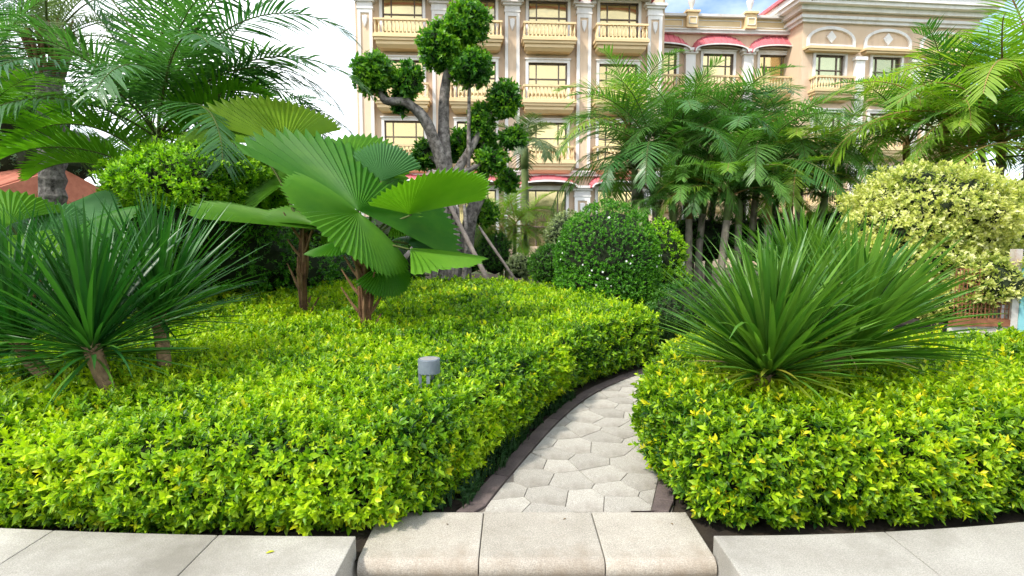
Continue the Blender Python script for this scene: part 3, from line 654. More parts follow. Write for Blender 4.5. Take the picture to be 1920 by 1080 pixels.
MB().box(-1.15, 10.05, -.18, 12.2, 14.2, 14.38).box(-1.3, 10.2, -.32, 12.35, 14.382, 14.55).build('lower_moulding', M_trim, block)
MB().box(-1.2, 10.1, -.22, 12.2, 14.552, 14.75).build('frieze', M_wall, block)
MB().box(-1.45, 10.35, -.5, 12.5, 14.752, 15.0).box(-1.8, 10.7, -.85, 12.8, 15.002, 15.2).box(-1.95, 10.85, -1.0, 13, 15.202, 15.55).build('cornice', M_trim, block)
MB().add([(-2.1, -1.1, 15.552), (11, -1.1, 15.552), (11, 13.1, 15.552), (-2.1, 13.1, 15.552), (-2.1, -1.1, 15.75), (11, -1.1, 15.75), (11, 13.1, 15.75), (-2.1, 13.1, 15.75), (3, 4, 17), (6, 4, 17), (6, 8, 17), (3, 8, 17)],
         [(3, 2, 1, 0), (0, 1, 5, 4), (1, 2, 6, 5), (2, 3, 7, 6), (3, 0, 4, 7), (4, 5, 9, 8), (5, 6, 10, 9), (6, 7, 11, 10), (7, 4, 8, 11), (8, 9, 10, 11)]).build('roof', M_red, block)
fl = MB().lathe([(.04, 0), (.06, .1), (.17, .2), (.2, .34), (.19, .36)], (0, 0, 0), 10).build('floodlight', flat('lamp_grey', (.35, .33, .3), .5), block); fl.location = (-1.6, -1.6, 14.75); fl.rotation_euler = (R(60), 0, R(40))

# ------------------------------------------------------------------ hedges
hl = lambda q: 0.52 + 0.035 * np.clip(q[:, 1] - 3, 0, 7)
hedge('hedge', 'broad golden-green clipped hedge left of the path around the fan palm',
      [(-6.2, 3.3), (-4.6, 3.02), (-3.4, 2.90), (-2.2, 2.82), (-1.3, 2.81), (-0.75, 2.88), (-0.44, 3.10), (-0.28, 3.42), (-0.09, 3.92), (0.16, 4.56), (.41, 5.13), (.69, 5.62), (1.04, 6.11), (1.46, 6.56), (1.76, 6.92), (1.62, 7.5), (1.25, 8.5), (.5, 9.8), (-0.6, 10.5), (-2, 10.6), (-3.6, 9.8), (-5, 8.4), (-6.4, 6.4)],
      hl, PAL_HEDGE, 1050, 1250, 1.0)
hr = lambda q: 0.56 + 0.02 * np.clip(q[:, 1] - 3, 0, 4)
hedge('hedge', 'clipped yellow-green hedge right of the path beneath the spiky rosettes',
      [(1.15, 2.88), (0.98, 3.05), (0.97, 3.45), (1.02, 3.95), (1.16, 4.5), (1.42, 5.05), (1.85, 5.5), (2.6, 5.62), (3.6, 5.6), (4.8, 5.55), (6.0, 5.5), (6.6, 4.6), (5.4, 3.75), (4.2, 3.32), (3.2, 3.05), (2.3, 2.92), (1.6, 2.86)],
      hr, PAL_HEDGE_R, 1000, 1150, 4.0)

# ------------------------------------------------------------------ spiky rosette plants
def blade(seed, L=1.0, wd=0.04, droop=0.12, n=7, twist=0.0):
    r_ = random.Random(seed); V = []; Fc = []; a = 0.0; y = z = 0.0; dr = droop * r_.uniform(.6, 1.4); sx = r_.uniform(-.05, .05)
    for i in range(n + 1):
        t = i / n; wv = wd * (0.55 + 0.9 * t if t < 0.45 else 0.955 * (1 - ((t - .45) / .55) ** 1.8)) * .5; wv = max(wv, 0.001)
        V += [(-wv + sx * t * t, y, z + wv * .45), (sx * t * t, y, z), (wv + sx * t * t, y, z + wv * .45)]
        a = -dr * (t ** 1.6) * 2.0; y += L / n * math.cos(a); z += L / n * math.sin(a)
        if i: b = 3 * (i - 1); Fc += [(b, b + 1, b + 4, b + 3), (b + 1, b + 2, b + 5, b + 4)]
    return V, Fc
def blade_mesh(mat, seed, **k):
    V, Fc = blade(seed, **k); return MB().add(V, Fc).mesh('leaf', mat, True)
def rosette(label, base, head, n, L, wd, mat, ymat, seed, el0=88, el1=-14, lean=(0, 0), trunk_r=0.055, drooping=8, group='spiky rosette plants in the hedges', tmat=None, dense=0.85, dry=True):
    root = tag(empty('spiky_plant', base), label, 'spiky plant', group); rr = random.Random(seed)
    b, h = Vector(base), Vector(head)
    pts = smooth_path([b, b.lerp(h, .5) + Vector((rr.uniform(-.02, .02), 0, 0)), h + (h - b).normalized() * 0.04], 5)
    MB().tube([p - b for p in pts], lerp_list([trunk_r, trunk_r * .9, trunk_r * 1.05], len(pts)), 12, wob=.06).build('trunk', tmat or M_tantrunk, root, True)
    ms = [blade_mesh(mat, seed * 100 + i, wd=wd * rr.uniform(.85, 1.15), droop=.05 + .05 * (i % 4)) for i in range(8)]
    my = [blade_mesh(ymat, seed * 100 + 50 + i, wd=wd * .9, droop=.12) for i in range(3)]
    mb_ = [blade_mesh(mat, seed * 100 + 60 + i, wd=wd, droop=.45 + .2 * i) for i in range(2)]
    mh = [blade_mesh((ymat, mat)[i % 2], seed * 100 + 80 + i, wd=wd * 1.2, droop=.14 + .05 * i) for i in range(4)]
    md = [blade_mesh(M_spike_d, seed * 100 + 70 + i, wd=wd * .8, droop=.25) for i in range(2)]
    ln = Matrix.Rotation(R(lean[0]), 4, 'Y') @ Matrix.Rotation(R(lean[1]), 4, 'X')
    for i in range(n + drooping):
        if i < n:
            f = i / n; el = el0 + (el1 - el0) * f ** dense + rr.uniform(-6, 6); me_ = ms[i % 8]; l = L * (0.72 + .36 * math.sin(math.pi * min(1, f * .8 + .2))) * rr.uniform(.85, 1.1)
            if f > .93: me_ = my[i % 3]
            elif rr.random() < .05: me_ = mb_[i % 2]
        else:
            el = rr.uniform(-6, 16); me_ = rr.choice(mh + (md[:1] if dry else [])); l = L * rr.uniform(.48, .8)
        az = i * 2.39996 + rr.uniform(-.2, .2)
        o = link('leaf', me_, root)
        mt = ln @ Matrix.Rotation(az, 4, 'Z') @ Matrix.Rotation(R(el), 4, 'X') @ Matrix.Rotation(rr.uniform(-.5, .5), 4, 'Y') @ Matrix.Scale(l, 4)
        mt.translation = (h - b) + Vector((0, 0, (-0.10 * (i / n) + 0.03) if i < n else 0.0)) + (mt.to_3x3() @ Vector((0, .02, 0)))
        o.matrix_basis = mt
    return root
rosette('front left spiky rosette with dark green blades and short tan trunk', (-2.60, 3.66, 0.35), P(172, 650, 3.78), 230, .93, .034, M_spike, M_spike_l, 1, el1=-8, dense=1.1, drooping=6, dry=False)
rosette('spiky rosette behind the front left one, its pale trunk upright', (-2.68, 4.24, 0.3), P(296, 590, 4.4), 230, .93, .030, M_spike, M_spike_l, 2, el1=-4, dense=1.1, drooping=5)
rosette('leftmost spiky rosette, cut by the left edge of the picture', (-3.15, 3.95, 0.35), P(30, 640, 3.98), 200, .94, .036, M_spike, M_spike_l, 3, dense=1.1, lean=(-12, 0), drooping=5)
rosette('large spiky rosette in front on the right hedge with yellow drooping blades', (1.62, 3.70, 0.35), P(1440, 692, 3.66), 370, .86, .042, M_spike_l, M_spike_y, 4, el1=12, drooping=34)
rosette('spiky rosette leaning right beside the large front one', (2.08, 3.95, 0.35), P(1580, 655, 4.0), 310, .90, .041, M_spike_l, M_spike_y, 5, el1=10, lean=(20, 0), drooping=5)
rosette('spiky rosette rearmost on the right hedge, tips rising above the others', (2.3, 4.9, 0.3), P(1500, 570, 5.0), 270, .86, .040, M_spike_l, M_spike_y, 6, el1=20, drooping=3)

# ------------------------------------------------------------------ fan palms
def fan_leaf(root, hub, tip, nh=None, p0=-135, p1=135, nseg=44, droop=0.12, side=0.15, mat=None, src=None, asp=0.9, seed=0, wav=0.02, sp=None):
    """pleated round blade: hub, tip, and either a facing hint nh or a point sp on the side the +90 degree edge points to; p0..p1 the sector in degrees"""
    hub, tip = Vector(hub), Vector(tip); off = root.location
    y = (tip - hub); Rr = y.length; y.normalize(); rr = random.Random(seed)
    if sp is not None:
        x = Vector(sp) - hub; x = (x - y * x.dot(y)).normalized(); z = x.cross(y)
        if z.z < 0: z = -z
    else:
        x = y.cross(Vector(nh)).normalized(); z = x.cross(y)
    NR = 9; V = []; Fc = []; n2 = nseg * 2; half = R(max(abs(p0), abs(p1)))
    for i in range(n2 + 1):
        ph = R(p0 + (p1 - p0) * i / n2); rd = i % 2; q = abs(ph) / half
        ro = (1 - (1 - asp) * q ** 1.5) * (1.0 if rd else 0.915) * rr.uniform(.97, 1.02)
        for k in range(NR + 1):
            t = 0.0008 + (k / NR) * (ro - .0008); amp = (0.5 if rd else -.5) * 0.036 * (t ** .8)
            if k == NR and rd: amp -= 0.012
            xx, yy = t * math.sin(ph), t * math.cos(ph)
            zz = amp - droop * t * t - side * (xx * xx) + wav * t * math.sin(3 * ph + seed) + .5 * wav * t * t * math.sin(7 * ph + 2 * seed)
            V.append(hub - off + (x * xx + y * yy + z * zz) * Rr)
    m_ = NR + 1
    for i in range(n2):
        for k in range(NR): Fc.append((i * m_ + k, (i + 1) * m_ + k, (i + 1) * m_ + k + 1, i * m_ + k + 1))
    lo = MB().add(V, Fc).build('leaf', mat or M_fan, root)
    if src is not None:
        s_ = Vector(src) - off; h_ = hub - off; mid = s_.lerp(h_, .5) + Vector((0, 0, .10 * (h_ - s_).length))
        pts = smooth_path([s_, mid, h_ + y * .02 * Rr - z * .012], 6); MB().tube(pts, lerp_list([.022, .014, .009], len(pts)), 7).build('petiole', M_petiole, lo, True)
    return lo

def fan_trunk(root, base, top, r0=.09, stubs=14, seed=0):
    rr = random.Random(seed); off = root.location; b, t_ = Vector(base) - off, Vector(top) - off
    pts = [b.lerp(t_, k / 6) for k in range(7)]
    r0 *= .72; MB().tube(pts, lerp_list([r0, r0 * 1.1, r0, r0 * .8], 7), 12, wob=.16).build('trunk', M_palmtrunk, root)
    for i in range(16):
        az = i * 2.4; d = Vector((math.cos(az), math.sin(az), 0)); f = rr.uniform(.25, .7); p = b.lerp(t_, f); q = b.lerp(t_, min(1.02, f + rr.uniform(.25, .4)))
        MB().tube([p + d * r0 * .9, p.lerp(q, .5) + d * r0 * 1.25, q + d * r0 * rr.uniform(.9, 1.7)], [.016, .02, .010], 6, wob=.1).build('old_petiole_base', (M_stub, M_palmtrunk)[i % 2], root)
    for i in range(stubs):
        f = rr.uniform(.12, .95); p = b.lerp(t_, f); az = i * 2.4 + rr.uniform(-.4, .4); d = Vector((math.cos(az), math.sin(az), 0)); l = rr.uniform(.15, .34)
        q = [p + d * r0 * .6, p + d * (r0 + .06) + Vector((0, 0, .10)), p + d * (r0 + .06 + l * .45) + Vector((0, 0, .10 + l * .75))]
        MB().tube(smooth_path(q, 3), lerp_list([.022, .017, .008], 7), 6).build('dead_stub', M_stub, root)

Y0 = 6.0
fp = tag(empty('fan_palm', P(685, 640, Y0)), 'big fan palm with pleated round leaves in the middle of the left hedge', 'palm', 'fan palms')
fan_trunk(fp, P(685, 660, Y0), P(683, 470, Y0), .085, 18, 3); crown = P(683, 470, Y0)
fan_leaf(fp, P(672, 395, 5.90), P(506, 234, 6.30), None, -22, 150, 33, .04, .10, M_fan, crown, .80, 1, sp=P(745, 320, 6.8))
fan_leaf(fp, P(672, 398, 5.88), P(622, 442, 5.12), None, -104, 100, 38, .10, .12, M_fan, crown, .98, 2, sp=P(775, 492, 5.9))
fan_leaf(fp, P(768, 402, 6.20), P(922, 348, 6.45), None, -14, 125, 30, .03, .04, M_fan, crown, .74, 3, sp=P(770, 312, 5.35))
fan_leaf(fp, P(768, 466, 6.00), P(916, 474, 5.95), None, -70, 75, 28, .08, .22, M_fan, crown, .95, 4, sp=P(775, 482, 4.9))
fan_leaf(fp, P(652, 322, 6.9), P(722, 252, 7.3), (.1, -.62, .7), -105, 105, 32, .05, .1, M_fan, crown, 1.0, 5)
fan_leaf(fp, P(715, 340, 6.6), P(690, 268, 6.7), (.1, -.95, .2), -85, 85, 34, .04, .1, M_fan_b, crown, 1.05, 6)
fan_leaf(fp, P(600, 352, 6.6), P(470, 254, 6.7), None, -12, 60, 22, .02, .2, M_fan_b, crown, .9, 7, sp=P(600, 300, 7.6))
fan_leaf(fp, P(765, 455, 6.3), P(812, 438, 6.5), (.1, -.4, .9), -95, 95, 30, .1, .2, M_fan_b, crown, 1.0, 8)
fan_leaf(fp, P(722, 490, 6.05), P(768, 545, 6.1), (.7, -.5, .4), -95, 95, 36, .15, .2, M_fan, crown, 1.0, 9)
fan_leaf(fp, P(745, 402, 6.3), P(792, 418, 6.3), (.1, -.7, .7), -90, 90, 30, .1, .2, M_fan, crown, 1.0, 10)
fan_leaf(fp, P(650, 448, 6.3), P(570, 462, 6.3), (-.1, -.1, 1), -100, 100, 36, .15, .2, M_fan, crown, .9, 11)

fq = tag(empty('fan_palm', P(568, 590, 6.9)), 'second fan palm with thin dark trunk, its leaf reaching far left', 'palm', 'fan palms')
fan_trunk(fq, P(568, 620, 6.9), P(568, 432, 6.9), .06, 10, 5); c2 = P(568, 436, 6.9)
fan_leaf(fq, P(595, 430, 6.7), P(352, 384, 6.3), None, -16, 108, 30, .0, .12, M_fan, c2, .62, 12, sp=P(590, 386, 8.2))
fan_leaf(fq, P(600, 425, 6.7), P(560, 380, 7.2), None, -70, 90, 30, .05, .15, M_fan, c2, .9, 13, sp=P(640, 400, 7.4))
fan_leaf(fq, P(535, 275, 7.3), P(380, 190, 7.5), None, -14, 105, 26, .05, .12, M_fan_lit, c2, .70, 14, sp=P(560, 195, 7.9))
fan_leaf(fq, P(475, 268, 7.2), P(318, 256, 7.1), None, -6, 100, 24, .08, .15, M_fan_lit, c2, .70, 15, sp=P(470, 200, 7.8))
fan_leaf(fq, P(560, 330, 7.4), P(500, 270, 7.8), (.1, -.6, .8), -100, 100, 36, .1, .15, M_fan, c2, .9, 16)
fan_leaf(fq, P(600, 440, 7.1), P(668, 420, 7.3), (.1, -.2, 1), -100, 100, 36, .1, .2, M_fan, c2, .9, 17)

fr_ = tag(empty('fan_palm', P(60, 640, 6.2)), 'low fan palm half hidden behind the left rosettes', 'palm', 'fan palms')
fan_trunk(fr_, P(60, 660, 6.2), P(60, 500, 6.2), .07, 6, 7); c3 = P(60, 505, 6.2)
for i, (h_, t_, n_) in enumerate((((140, 432, 6.0), (245, 388, 6.0), (.0, -.5, .9)), ((90, 440, 6.2), (75, 375, 6.5), (.2, -.7, .7)), ((20, 420, 6.0), (-90, 360, 6.0), (.1, -.6, .8)), ((120, 400, 6.6), (205, 350, 7.0), (-.2, -.7, .7)), ((40, 440, 5.7), (10, 520, 5.4), (-.1, -.7, .7)), ((150, 450, 6.2), (240, 480, 6.0), (.1, -.4, .9)))):
    fan_leaf(fr_, P(*h_), P(*t_), n_, -100, 100, 32, .12, .18, (M_fan, M_fan_b)[i % 2], c3, .9, 30 + i)

# ------------------------------------------------------------------ feather palms
def frond_mesh(name, mat, e0, droop, L, nl, ll, lw, vee, lg, seed, pet=0.18, fa0=74, fa1=36, rmat=None, curl=0.0):
    """feather leaf growing along +Y from the origin; e0 start elevation, droop bend in degrees, lg leaflet droop"""
    rr = random.Random(seed); NP = 24; pts = [Vector((0, 0, 0))]; tang = []
    for i in range(NP):
        t = i / NP; e = R(e0 - droop * t ** 1.25); d = Vector((curl * t * t, math.cos(e), math.sin(e))).normalized(); tang.append(d); pts.append(pts[-1] + d * L / NP)
    tang.append(tang[-1])
    mb = MB(); V = []; Fc = []
    def at(t):
        f = t * NP; i = min(NP - 1, int(f)); return pts[i].lerp(pts[i + 1], f - i), tang[i].lerp(tang[i + 1], f - i).normalized()
    for k in range(nl):
        t = pet + (1 - pet) * (k + .5) / nl; p, T = at(t); u = (t - pet) / (1 - pet)
        S0 = Vector((1, 0, 0)); S0 = (S0 - T * S0.dot(T)).normalized(); N = S0.cross(T).normalized()
        if N.z < 0 and e0 < 85: N = N
        prof = (0.35 + 0.65 * math.sin(math.pi * min(1, u * 1.15 + .12)) ** .8) if u < .8 else 0.35 + .5 * (1 - u) / .2 * .65
        for s_ in (-1, 1):
            l = ll * prof * rr.uniform(.85, 1.1); fa = R(fa0 + (fa1 - fa0) * u + rr.uniform(-5, 5)); ve = R(vee + rr.uniform(-9, 9))
            d = (T * math.cos(fa) + (S0 * s_ * math.cos(ve) + N * math.sin(ve)) * math.sin(fa)).normalized()
            q = p.copy(); b = len(V); NSG = 4; dd = d.copy()
            wv = (T - dd * T.dot(dd)).normalized()
            for j in range(NSG + 1):
                v = j / NSG; w2 = lw * .5 * (.55, 1, .95, .62, .04)[j]
                V += [q - wv * w2, q + wv * w2]
                dd = (dd + Vector((0, 0, -1)) * lg * (0.25 + v) * rr.uniform(.8, 1.2)).normalized(); q = q + dd * l / NSG
                if j: a = b + 2 * (j - 1); Fc.append((a, a + 1, a + 3, a + 2))
    mb.add(V, Fc); nleaf = len(mb.f)
    mb.tube(pts, lerp_list([.020, .014, .009, .004], NP + 1), 5, cap=False)
    me = mb.mesh(name, mat); me.materials.append(rmat or M_petiole)
    idx = np.zeros(len(me.polygons), np.int32); idx[nleaf:] = 1; me.polygons.foreach_set('material_index', idx)
    return me

def frond_set(mat, L, nl, ll, lw, lg, seed, els=(84, 72, 58, 44, 28, 12), vee=(24, 16, 8, 0, -6, -10), droops=(70, 90, 105, 110, 105, 95), rmat=None, **k):
    return [frond_mesh('frond', mat, e, dr, L * random.uniform(.92, 1.08), nl, ll, lw, v, lg, seed + i, rmat=rmat, curl=random.uniform(-.25, .25), **k) for i, (e, v, dr) in enumerate(zip(els, vee, droops))]

def put_frond(root, me, at, az, sc=1.0, tilt=0.0):
    o = link('frond', me, root); o.location = Vector(at) - root.location; o.rotation_euler = (tilt, 0, az); o.scale = (sc, sc, sc); return o

def crown_of(root, sets, at, n, rr, sc=1.0, lo=0, hi=5, az0=0.0, skip=None):
    skip = skip or (lambda az, k: False)
    for i in range(n):
        f = i / max(1, n - 1); k = lo + (hi - lo) * f ** .8; k = int(min(5, max(0, round(k + rr.uniform(-.4, .4))))); az = az0 + i * 2.39996 + rr.uniform(-.25, .25)
        s_ = sets[rr.randrange(len(sets))]
        if skip(az % (2 * math.pi), k): continue
        put_frond(root, s_[k], Vector(at) + Vector((0, 0, -.05 * i / n)), az, sc * rr.uniform(.82, 1.1), rr.uniform(-.06, .06))

def stem(root, base, top, r0, r1, mat=None, shaft=0.35, smat=None, bend=0.0):
    off = root.location; b, t_ = Vector(base) - off, Vector(top) - off; mid = b.lerp(t_, .5) + Vector((bend, 0, 0)); pts = smooth_path([b, mid, t_], 8); n = len(pts)
    rad = [(r0 + (r1 - r0) * i / n) * (1.0 + .07 * (i % 2)) for i in range(n)]
    so_ = MB().tube(pts, rad, 10).build('stem', mat or M_ringtrunk, root, False)
    if shaft:
        d = (pts[-1] - pts[-3]).normalized(); MB().tube([pts[-1] - d * .1, pts[-1] + d * shaft * .4, pts[-1] + d * shaft], [r1 * 1.12, r1 * 1.2, r1 * .5], 10).build('crownshaft', smat or M_shaft, root, True)

ARE = [frond_set(M_areca, 2.35, 42, .66, .026, .12, 100 + 10 * i) for i in range(2)]
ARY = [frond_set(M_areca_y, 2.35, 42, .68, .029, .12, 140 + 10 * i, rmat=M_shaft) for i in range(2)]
ARO = [frond_set(M_areca_o, 1.9, 30, .5, .036, .25, 160)]
rr = random.Random(11)
ar1 = tag(empty('areca_palm_clump', P(1330, 500, 12.6).xy.to_3d()), 'dense clump of dark green areca palms right of the dome bush', 'palm')
YA = 12.6
for (bu, bv, tu, tv, y, sc, n, lo_, hi_, st) in ((1248, 470, 1222, 318, 12.2, .98, 10, 0, 5, ARE), (1296, 470, 1276, 300, 12.6, .95, 9, 0, 5, ARE), (1385, 470, 1420, 330, 12.0, 1.0, 10, 0, 5, ARE), (1354, 500, 1364, 392, 11.2, .72, 7, 0, 4, ARE + ARY),
        (1205, 470, 1190, 335, 12.9, .85, 8, 1, 5, ARE), (1330, 470, 1345, 300, 13.2, .95, 9, 1, 4, ARE), (1440, 470, 1462, 310, 12.8, .9, 9, 1, 5, ARE), (1300, 470, 1300, 275, 13.4, .9, 8, 1, 4, ARE), (1480, 470, 1500, 330, 12.2, .85, 8, 1, 5, ARE + ARY), (1400, 470, 1390, 270, 13.6, .85, 8, 1, 4, ARE), (1235, 470, 1180, 265, 13.2, .85, 7, 0, 4, ARE + ARY), (1270, 480, 1262, 400, 11.6, .55, 7, 0, 4, ARE), (1430, 480, 1440, 400, 11.4, .6, 7, 0, 4, ARE), (1320, 480, 1318, 380, 12.0, .7, 8, 0, 4, ARE), (1510, 480, 1540, 390, 12.0, .65, 7, 0, 4, ARE + ARY), (1560, 480, 1575, 320, 13.6, .8, 8, 0, 4, ARE), (1230, 500, 1235, 415, 11.8, .5, 7, 0, 4, ARE), (1375, 500, 1385, 400, 11.6, .6, 8, 0, 4, ARE), (1290, 500, 1292, 390, 11.8, .55, 8, 0, 4, ARE), (1475, 500, 1480, 395, 11.8, .6, 8, 0, 4, ARE + ARY)):
    b_ = P(bu, bv, y); b_.z = 0; t_ = P(tu, tv + 12, y); stem(ar1, b_, t_, .085, .065, None, .55, M_shaft if rr.random() < .5 else M_shaftg, rr.uniform(-.1, .1))
    crown_of(ar1, st, t_ + Vector((0, 0, .40)), n + 7, rr, sc * 1.05, lo_, hi_, rr.uniform(0, 6))
for az, k, u, v in ((1.2, 4, 1450, 310), (-1.7, 5, 1490, 320)): put_frond(ar1, ARO[0][k], P(u, v, 11.9), az, .55)

ar2 = tag(empty('areca_palm_clump', P(1830, 480, 10.6).xy.to_3d()), 'sunlit yellow-green areca palms behind the variegated bush at far right', 'palm')
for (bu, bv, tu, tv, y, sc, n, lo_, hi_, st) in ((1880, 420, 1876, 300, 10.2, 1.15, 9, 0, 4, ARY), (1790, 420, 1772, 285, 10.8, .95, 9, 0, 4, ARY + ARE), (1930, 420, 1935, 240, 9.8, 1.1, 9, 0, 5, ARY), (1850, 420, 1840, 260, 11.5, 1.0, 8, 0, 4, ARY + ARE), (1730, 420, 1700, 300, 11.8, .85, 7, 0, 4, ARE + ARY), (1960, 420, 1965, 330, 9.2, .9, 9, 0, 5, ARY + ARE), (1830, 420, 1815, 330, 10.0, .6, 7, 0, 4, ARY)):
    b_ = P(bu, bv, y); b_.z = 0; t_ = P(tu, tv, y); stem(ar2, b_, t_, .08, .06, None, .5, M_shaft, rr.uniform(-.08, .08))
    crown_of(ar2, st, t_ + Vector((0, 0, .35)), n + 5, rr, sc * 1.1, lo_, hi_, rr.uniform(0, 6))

ar3 = tag(empty('small_palm', P(985, 500, 15).xy.to_3d()), 'slim pale palm in front of the hotel beside the cloud-pruned tree', 'palm')
b_ = P(985, 480, 15); b_.z = 0; t_ = P(984, 310, 15); stem(ar3, b_, t_, .10, .09, M_shaftg, .7, M_shaftg)
AR3 = [frond_set(leaf_mat('pale_palm_leaf', (.07, .12, .05), (.15, .2, .08), .35, .42, .4), 1.9, 34, .6, .036, .14, 200)]
crown_of(ar3, AR3, t_ + Vector((0, 0, .5)), 11, rr, .85, 0, 5, 1.0)
ar4 = tag(empty('small_palm', P(955, 500, 13.4).xy.to_3d()), 'low bright green bushy palm left of the dome bush', 'palm')
for u, v in ((940, 450), (965, 440), (985, 455), (950, 475)):
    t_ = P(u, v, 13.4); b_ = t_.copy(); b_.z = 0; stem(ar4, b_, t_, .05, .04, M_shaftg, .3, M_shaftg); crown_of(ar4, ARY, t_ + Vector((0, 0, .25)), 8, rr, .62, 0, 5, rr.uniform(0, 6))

KNG = [frond_set(M_king, 3.3, 46, .95, .036, .16, 300 + 10 * i, droops=(50, 75, 95, 105, 100, 90), vee=(18, 14, 6, 0, -4, -6)) for i in range(2)]
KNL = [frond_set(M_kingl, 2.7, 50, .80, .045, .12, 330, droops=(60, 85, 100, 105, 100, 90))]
kg = tag(empty('tall_feather_palm', P(300, 500, 8.6).xy.to_3d()), 'tall dark feather palm clump arching over the left side against the sky', 'palm')
for (bu, tu, tv, y, sc, n, lo_, hi_) in ((305, 300, 330, 8.6, 1.0, 18, 0, 4), (285, 285, 330, 9.8, .95, 8, 0, 2), (375, 385, 330, 9.3, .85, 12, 0, 4)):
    b_ = P(bu, 470, y); b_.z = 0; t_ = P(tu, tv, y); stem(kg, b_, t_, .12, .09, None, .7, M_shaftg, 0.05); crown_of(kg, KNG, t_ + Vector((0, 0, .6)), n, rr, sc, lo_, hi_, rr.uniform(0, 6), lambda a, k: .8 < a < 2.5 and k > 0)
for (u, v, y, az, k, sc) in ((330, 150, 8.8, -1.45, 1, 1.12), (320, 180, 8.6, -1.65, 2, .98), (330, 200, 8.5, -1.5, 3, .85), (300, 110, 8.8, -1.3, 0, 1.1), (270, 130, 8.8, 1.2, 1, .9)):
    put_frond(kg, KNG[0][k], P(u, v, y), az, sc)
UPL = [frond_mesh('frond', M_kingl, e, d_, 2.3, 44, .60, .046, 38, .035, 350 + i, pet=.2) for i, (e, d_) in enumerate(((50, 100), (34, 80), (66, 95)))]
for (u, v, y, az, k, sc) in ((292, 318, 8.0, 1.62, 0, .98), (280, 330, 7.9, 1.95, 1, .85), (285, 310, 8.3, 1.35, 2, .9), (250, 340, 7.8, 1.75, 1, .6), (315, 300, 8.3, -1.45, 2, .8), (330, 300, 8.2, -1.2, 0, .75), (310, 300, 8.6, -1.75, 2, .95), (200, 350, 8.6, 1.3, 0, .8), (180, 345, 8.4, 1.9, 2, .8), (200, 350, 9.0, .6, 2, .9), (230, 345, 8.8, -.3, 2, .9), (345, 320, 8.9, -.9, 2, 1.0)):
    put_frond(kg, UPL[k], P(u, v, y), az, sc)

dp = tag(empty('date_palm', P(98, 500, 11).xy.to_3d()), 'date palm with thick scaly trunk and rusty frond bases at upper left', 'palm')
b_ = P(98, 480, 11); b_.z = 0; t_ = P(92, 130, 11); off = dp.location
pts = [(b_ - off).lerp(t_ - off, k / 30) for k in range(31)]
MB().tube(pts, [.20 + .03 * (k % 2) for k in range(31)], 14, wob=.10).build('trunk', M_bark, dp)
for i in range(30):
    az = i * 2.39996; f = i / 30; p = t_ - off + Vector((0, 0, -.35 + .5 * f)); d = Vector((math.cos(az), math.sin(az), 0))
    MB().tube([p + d * .12, p + d * .24 + Vector((0, 0, .25)), p + d * (.42) + Vector((0, 0, .85))], [.045, .03, .018], 6).build('frond_base', M_stub, dp)
DAT = [frond_set(M_date, 2.7, 52, .42, .022, .04, 400 + 10 * i, vee=(30, 28, 24, 20, 16, 10), droops=(45, 60, 75, 85, 90, 90)) for i in range(2)]
crown_of(dp, DAT, t_ + Vector((0, 0, .35)), 34, rr, 1.0, 0, 5, .4)
lo2 = tag(empty('feather_palm', P(-40, 480, 8.4).xy.to_3d()), 'green feather palm fronds at the left edge under the date palm', 'palm')
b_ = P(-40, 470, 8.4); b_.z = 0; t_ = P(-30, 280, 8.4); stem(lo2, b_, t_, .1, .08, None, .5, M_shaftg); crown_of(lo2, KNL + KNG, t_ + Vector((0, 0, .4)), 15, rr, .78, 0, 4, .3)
bp = tag(empty('feather_palm', P(500, 480, 15).xy.to_3d()), 'distant feather palm whose tips show above the fan palm against the white sky', 'palm')
b_ = P(500, 470, 15); b_.z = 0; t_ = P(500, 275, 15); stem(bp, b_, t_, .1, .08, None, .4, M_shaftg); crown_of(bp, KNG, t_ + Vector((0, 0, .4)), 12, rr, .75, 0, 5, .9)

# ------------------------------------------------------------------ cloud-pruned tree and its stakes
YT = 11.5
tr = tag(empty('cloud_pruned_tree', P(838, 520, YT).xy.to_3d()), 'grey-trunked tree pruned into separate leafy balls before the hotel', 'tree'); off = tr.location
def limb(pts, rad, n=9, name='limb', wob=.07):
    q = smooth_path([P(u, v, YT + dy) - off for u, v, dy in pts], 5); MB().tube(q, lerp_list(rad, len(q)), n, wob=wob).build(name, M_bark, tr, True)
limb([(842, 600, 0), (842, 480, 0), (838, 400, 0), (838, 330, 0)], [.27, .23, .21, .18], 14, 'trunk', .14)
limb([(838, 335, 0), (818, 275, -.1), (795, 222, -.2), (760, 192, -.3), (722, 188, -.4), (708, 158, -.4)], [.15, .125, .11, .09, .075, .04])
limb([(838, 335, 0), (832, 250, .1), (833, 180, .1), (843, 120, .0), (862, 60, .1)], [.145, .12, .105, .08, .04])
limb([(765, 195, -.3), (762, 165, -.3)], [.07, .05])
limb([(878, 330, .1), (879, 240, .1), (880, 150, .1)], [.045, .04, .03])
limb([(848, 335, 0), (885, 275, .2), (925, 205, .2), (945, 190, .2)], [.10, .08, .04, .03])
limb([(850, 330, 0), (905, 305, .2), (950, 265, .3)], [.07, .05, .03])
limb([(868, 540, .5), (880, 420, .5), (900, 360, .5), (908, 290, .5), (905, 230, .4)], [.16, .15, .14, .11, .07])
limb([(845, 330, 0), (815, 300, .1), (798, 292, .2)], [.07, .06, .04])
for k in range(9):
    u = 815 + 52 * k / 8 + random.uniform(-4, 4); limb([(u, 385 + random.uniform(-15, 15), -.22 + .06 * (k % 3)), (u + random.uniform(-4, 4), 455, -.25), (u + random.uniform(-6, 6), 560, -.28)], [.03, .045, .06], 6, 'aerial_root', .1)
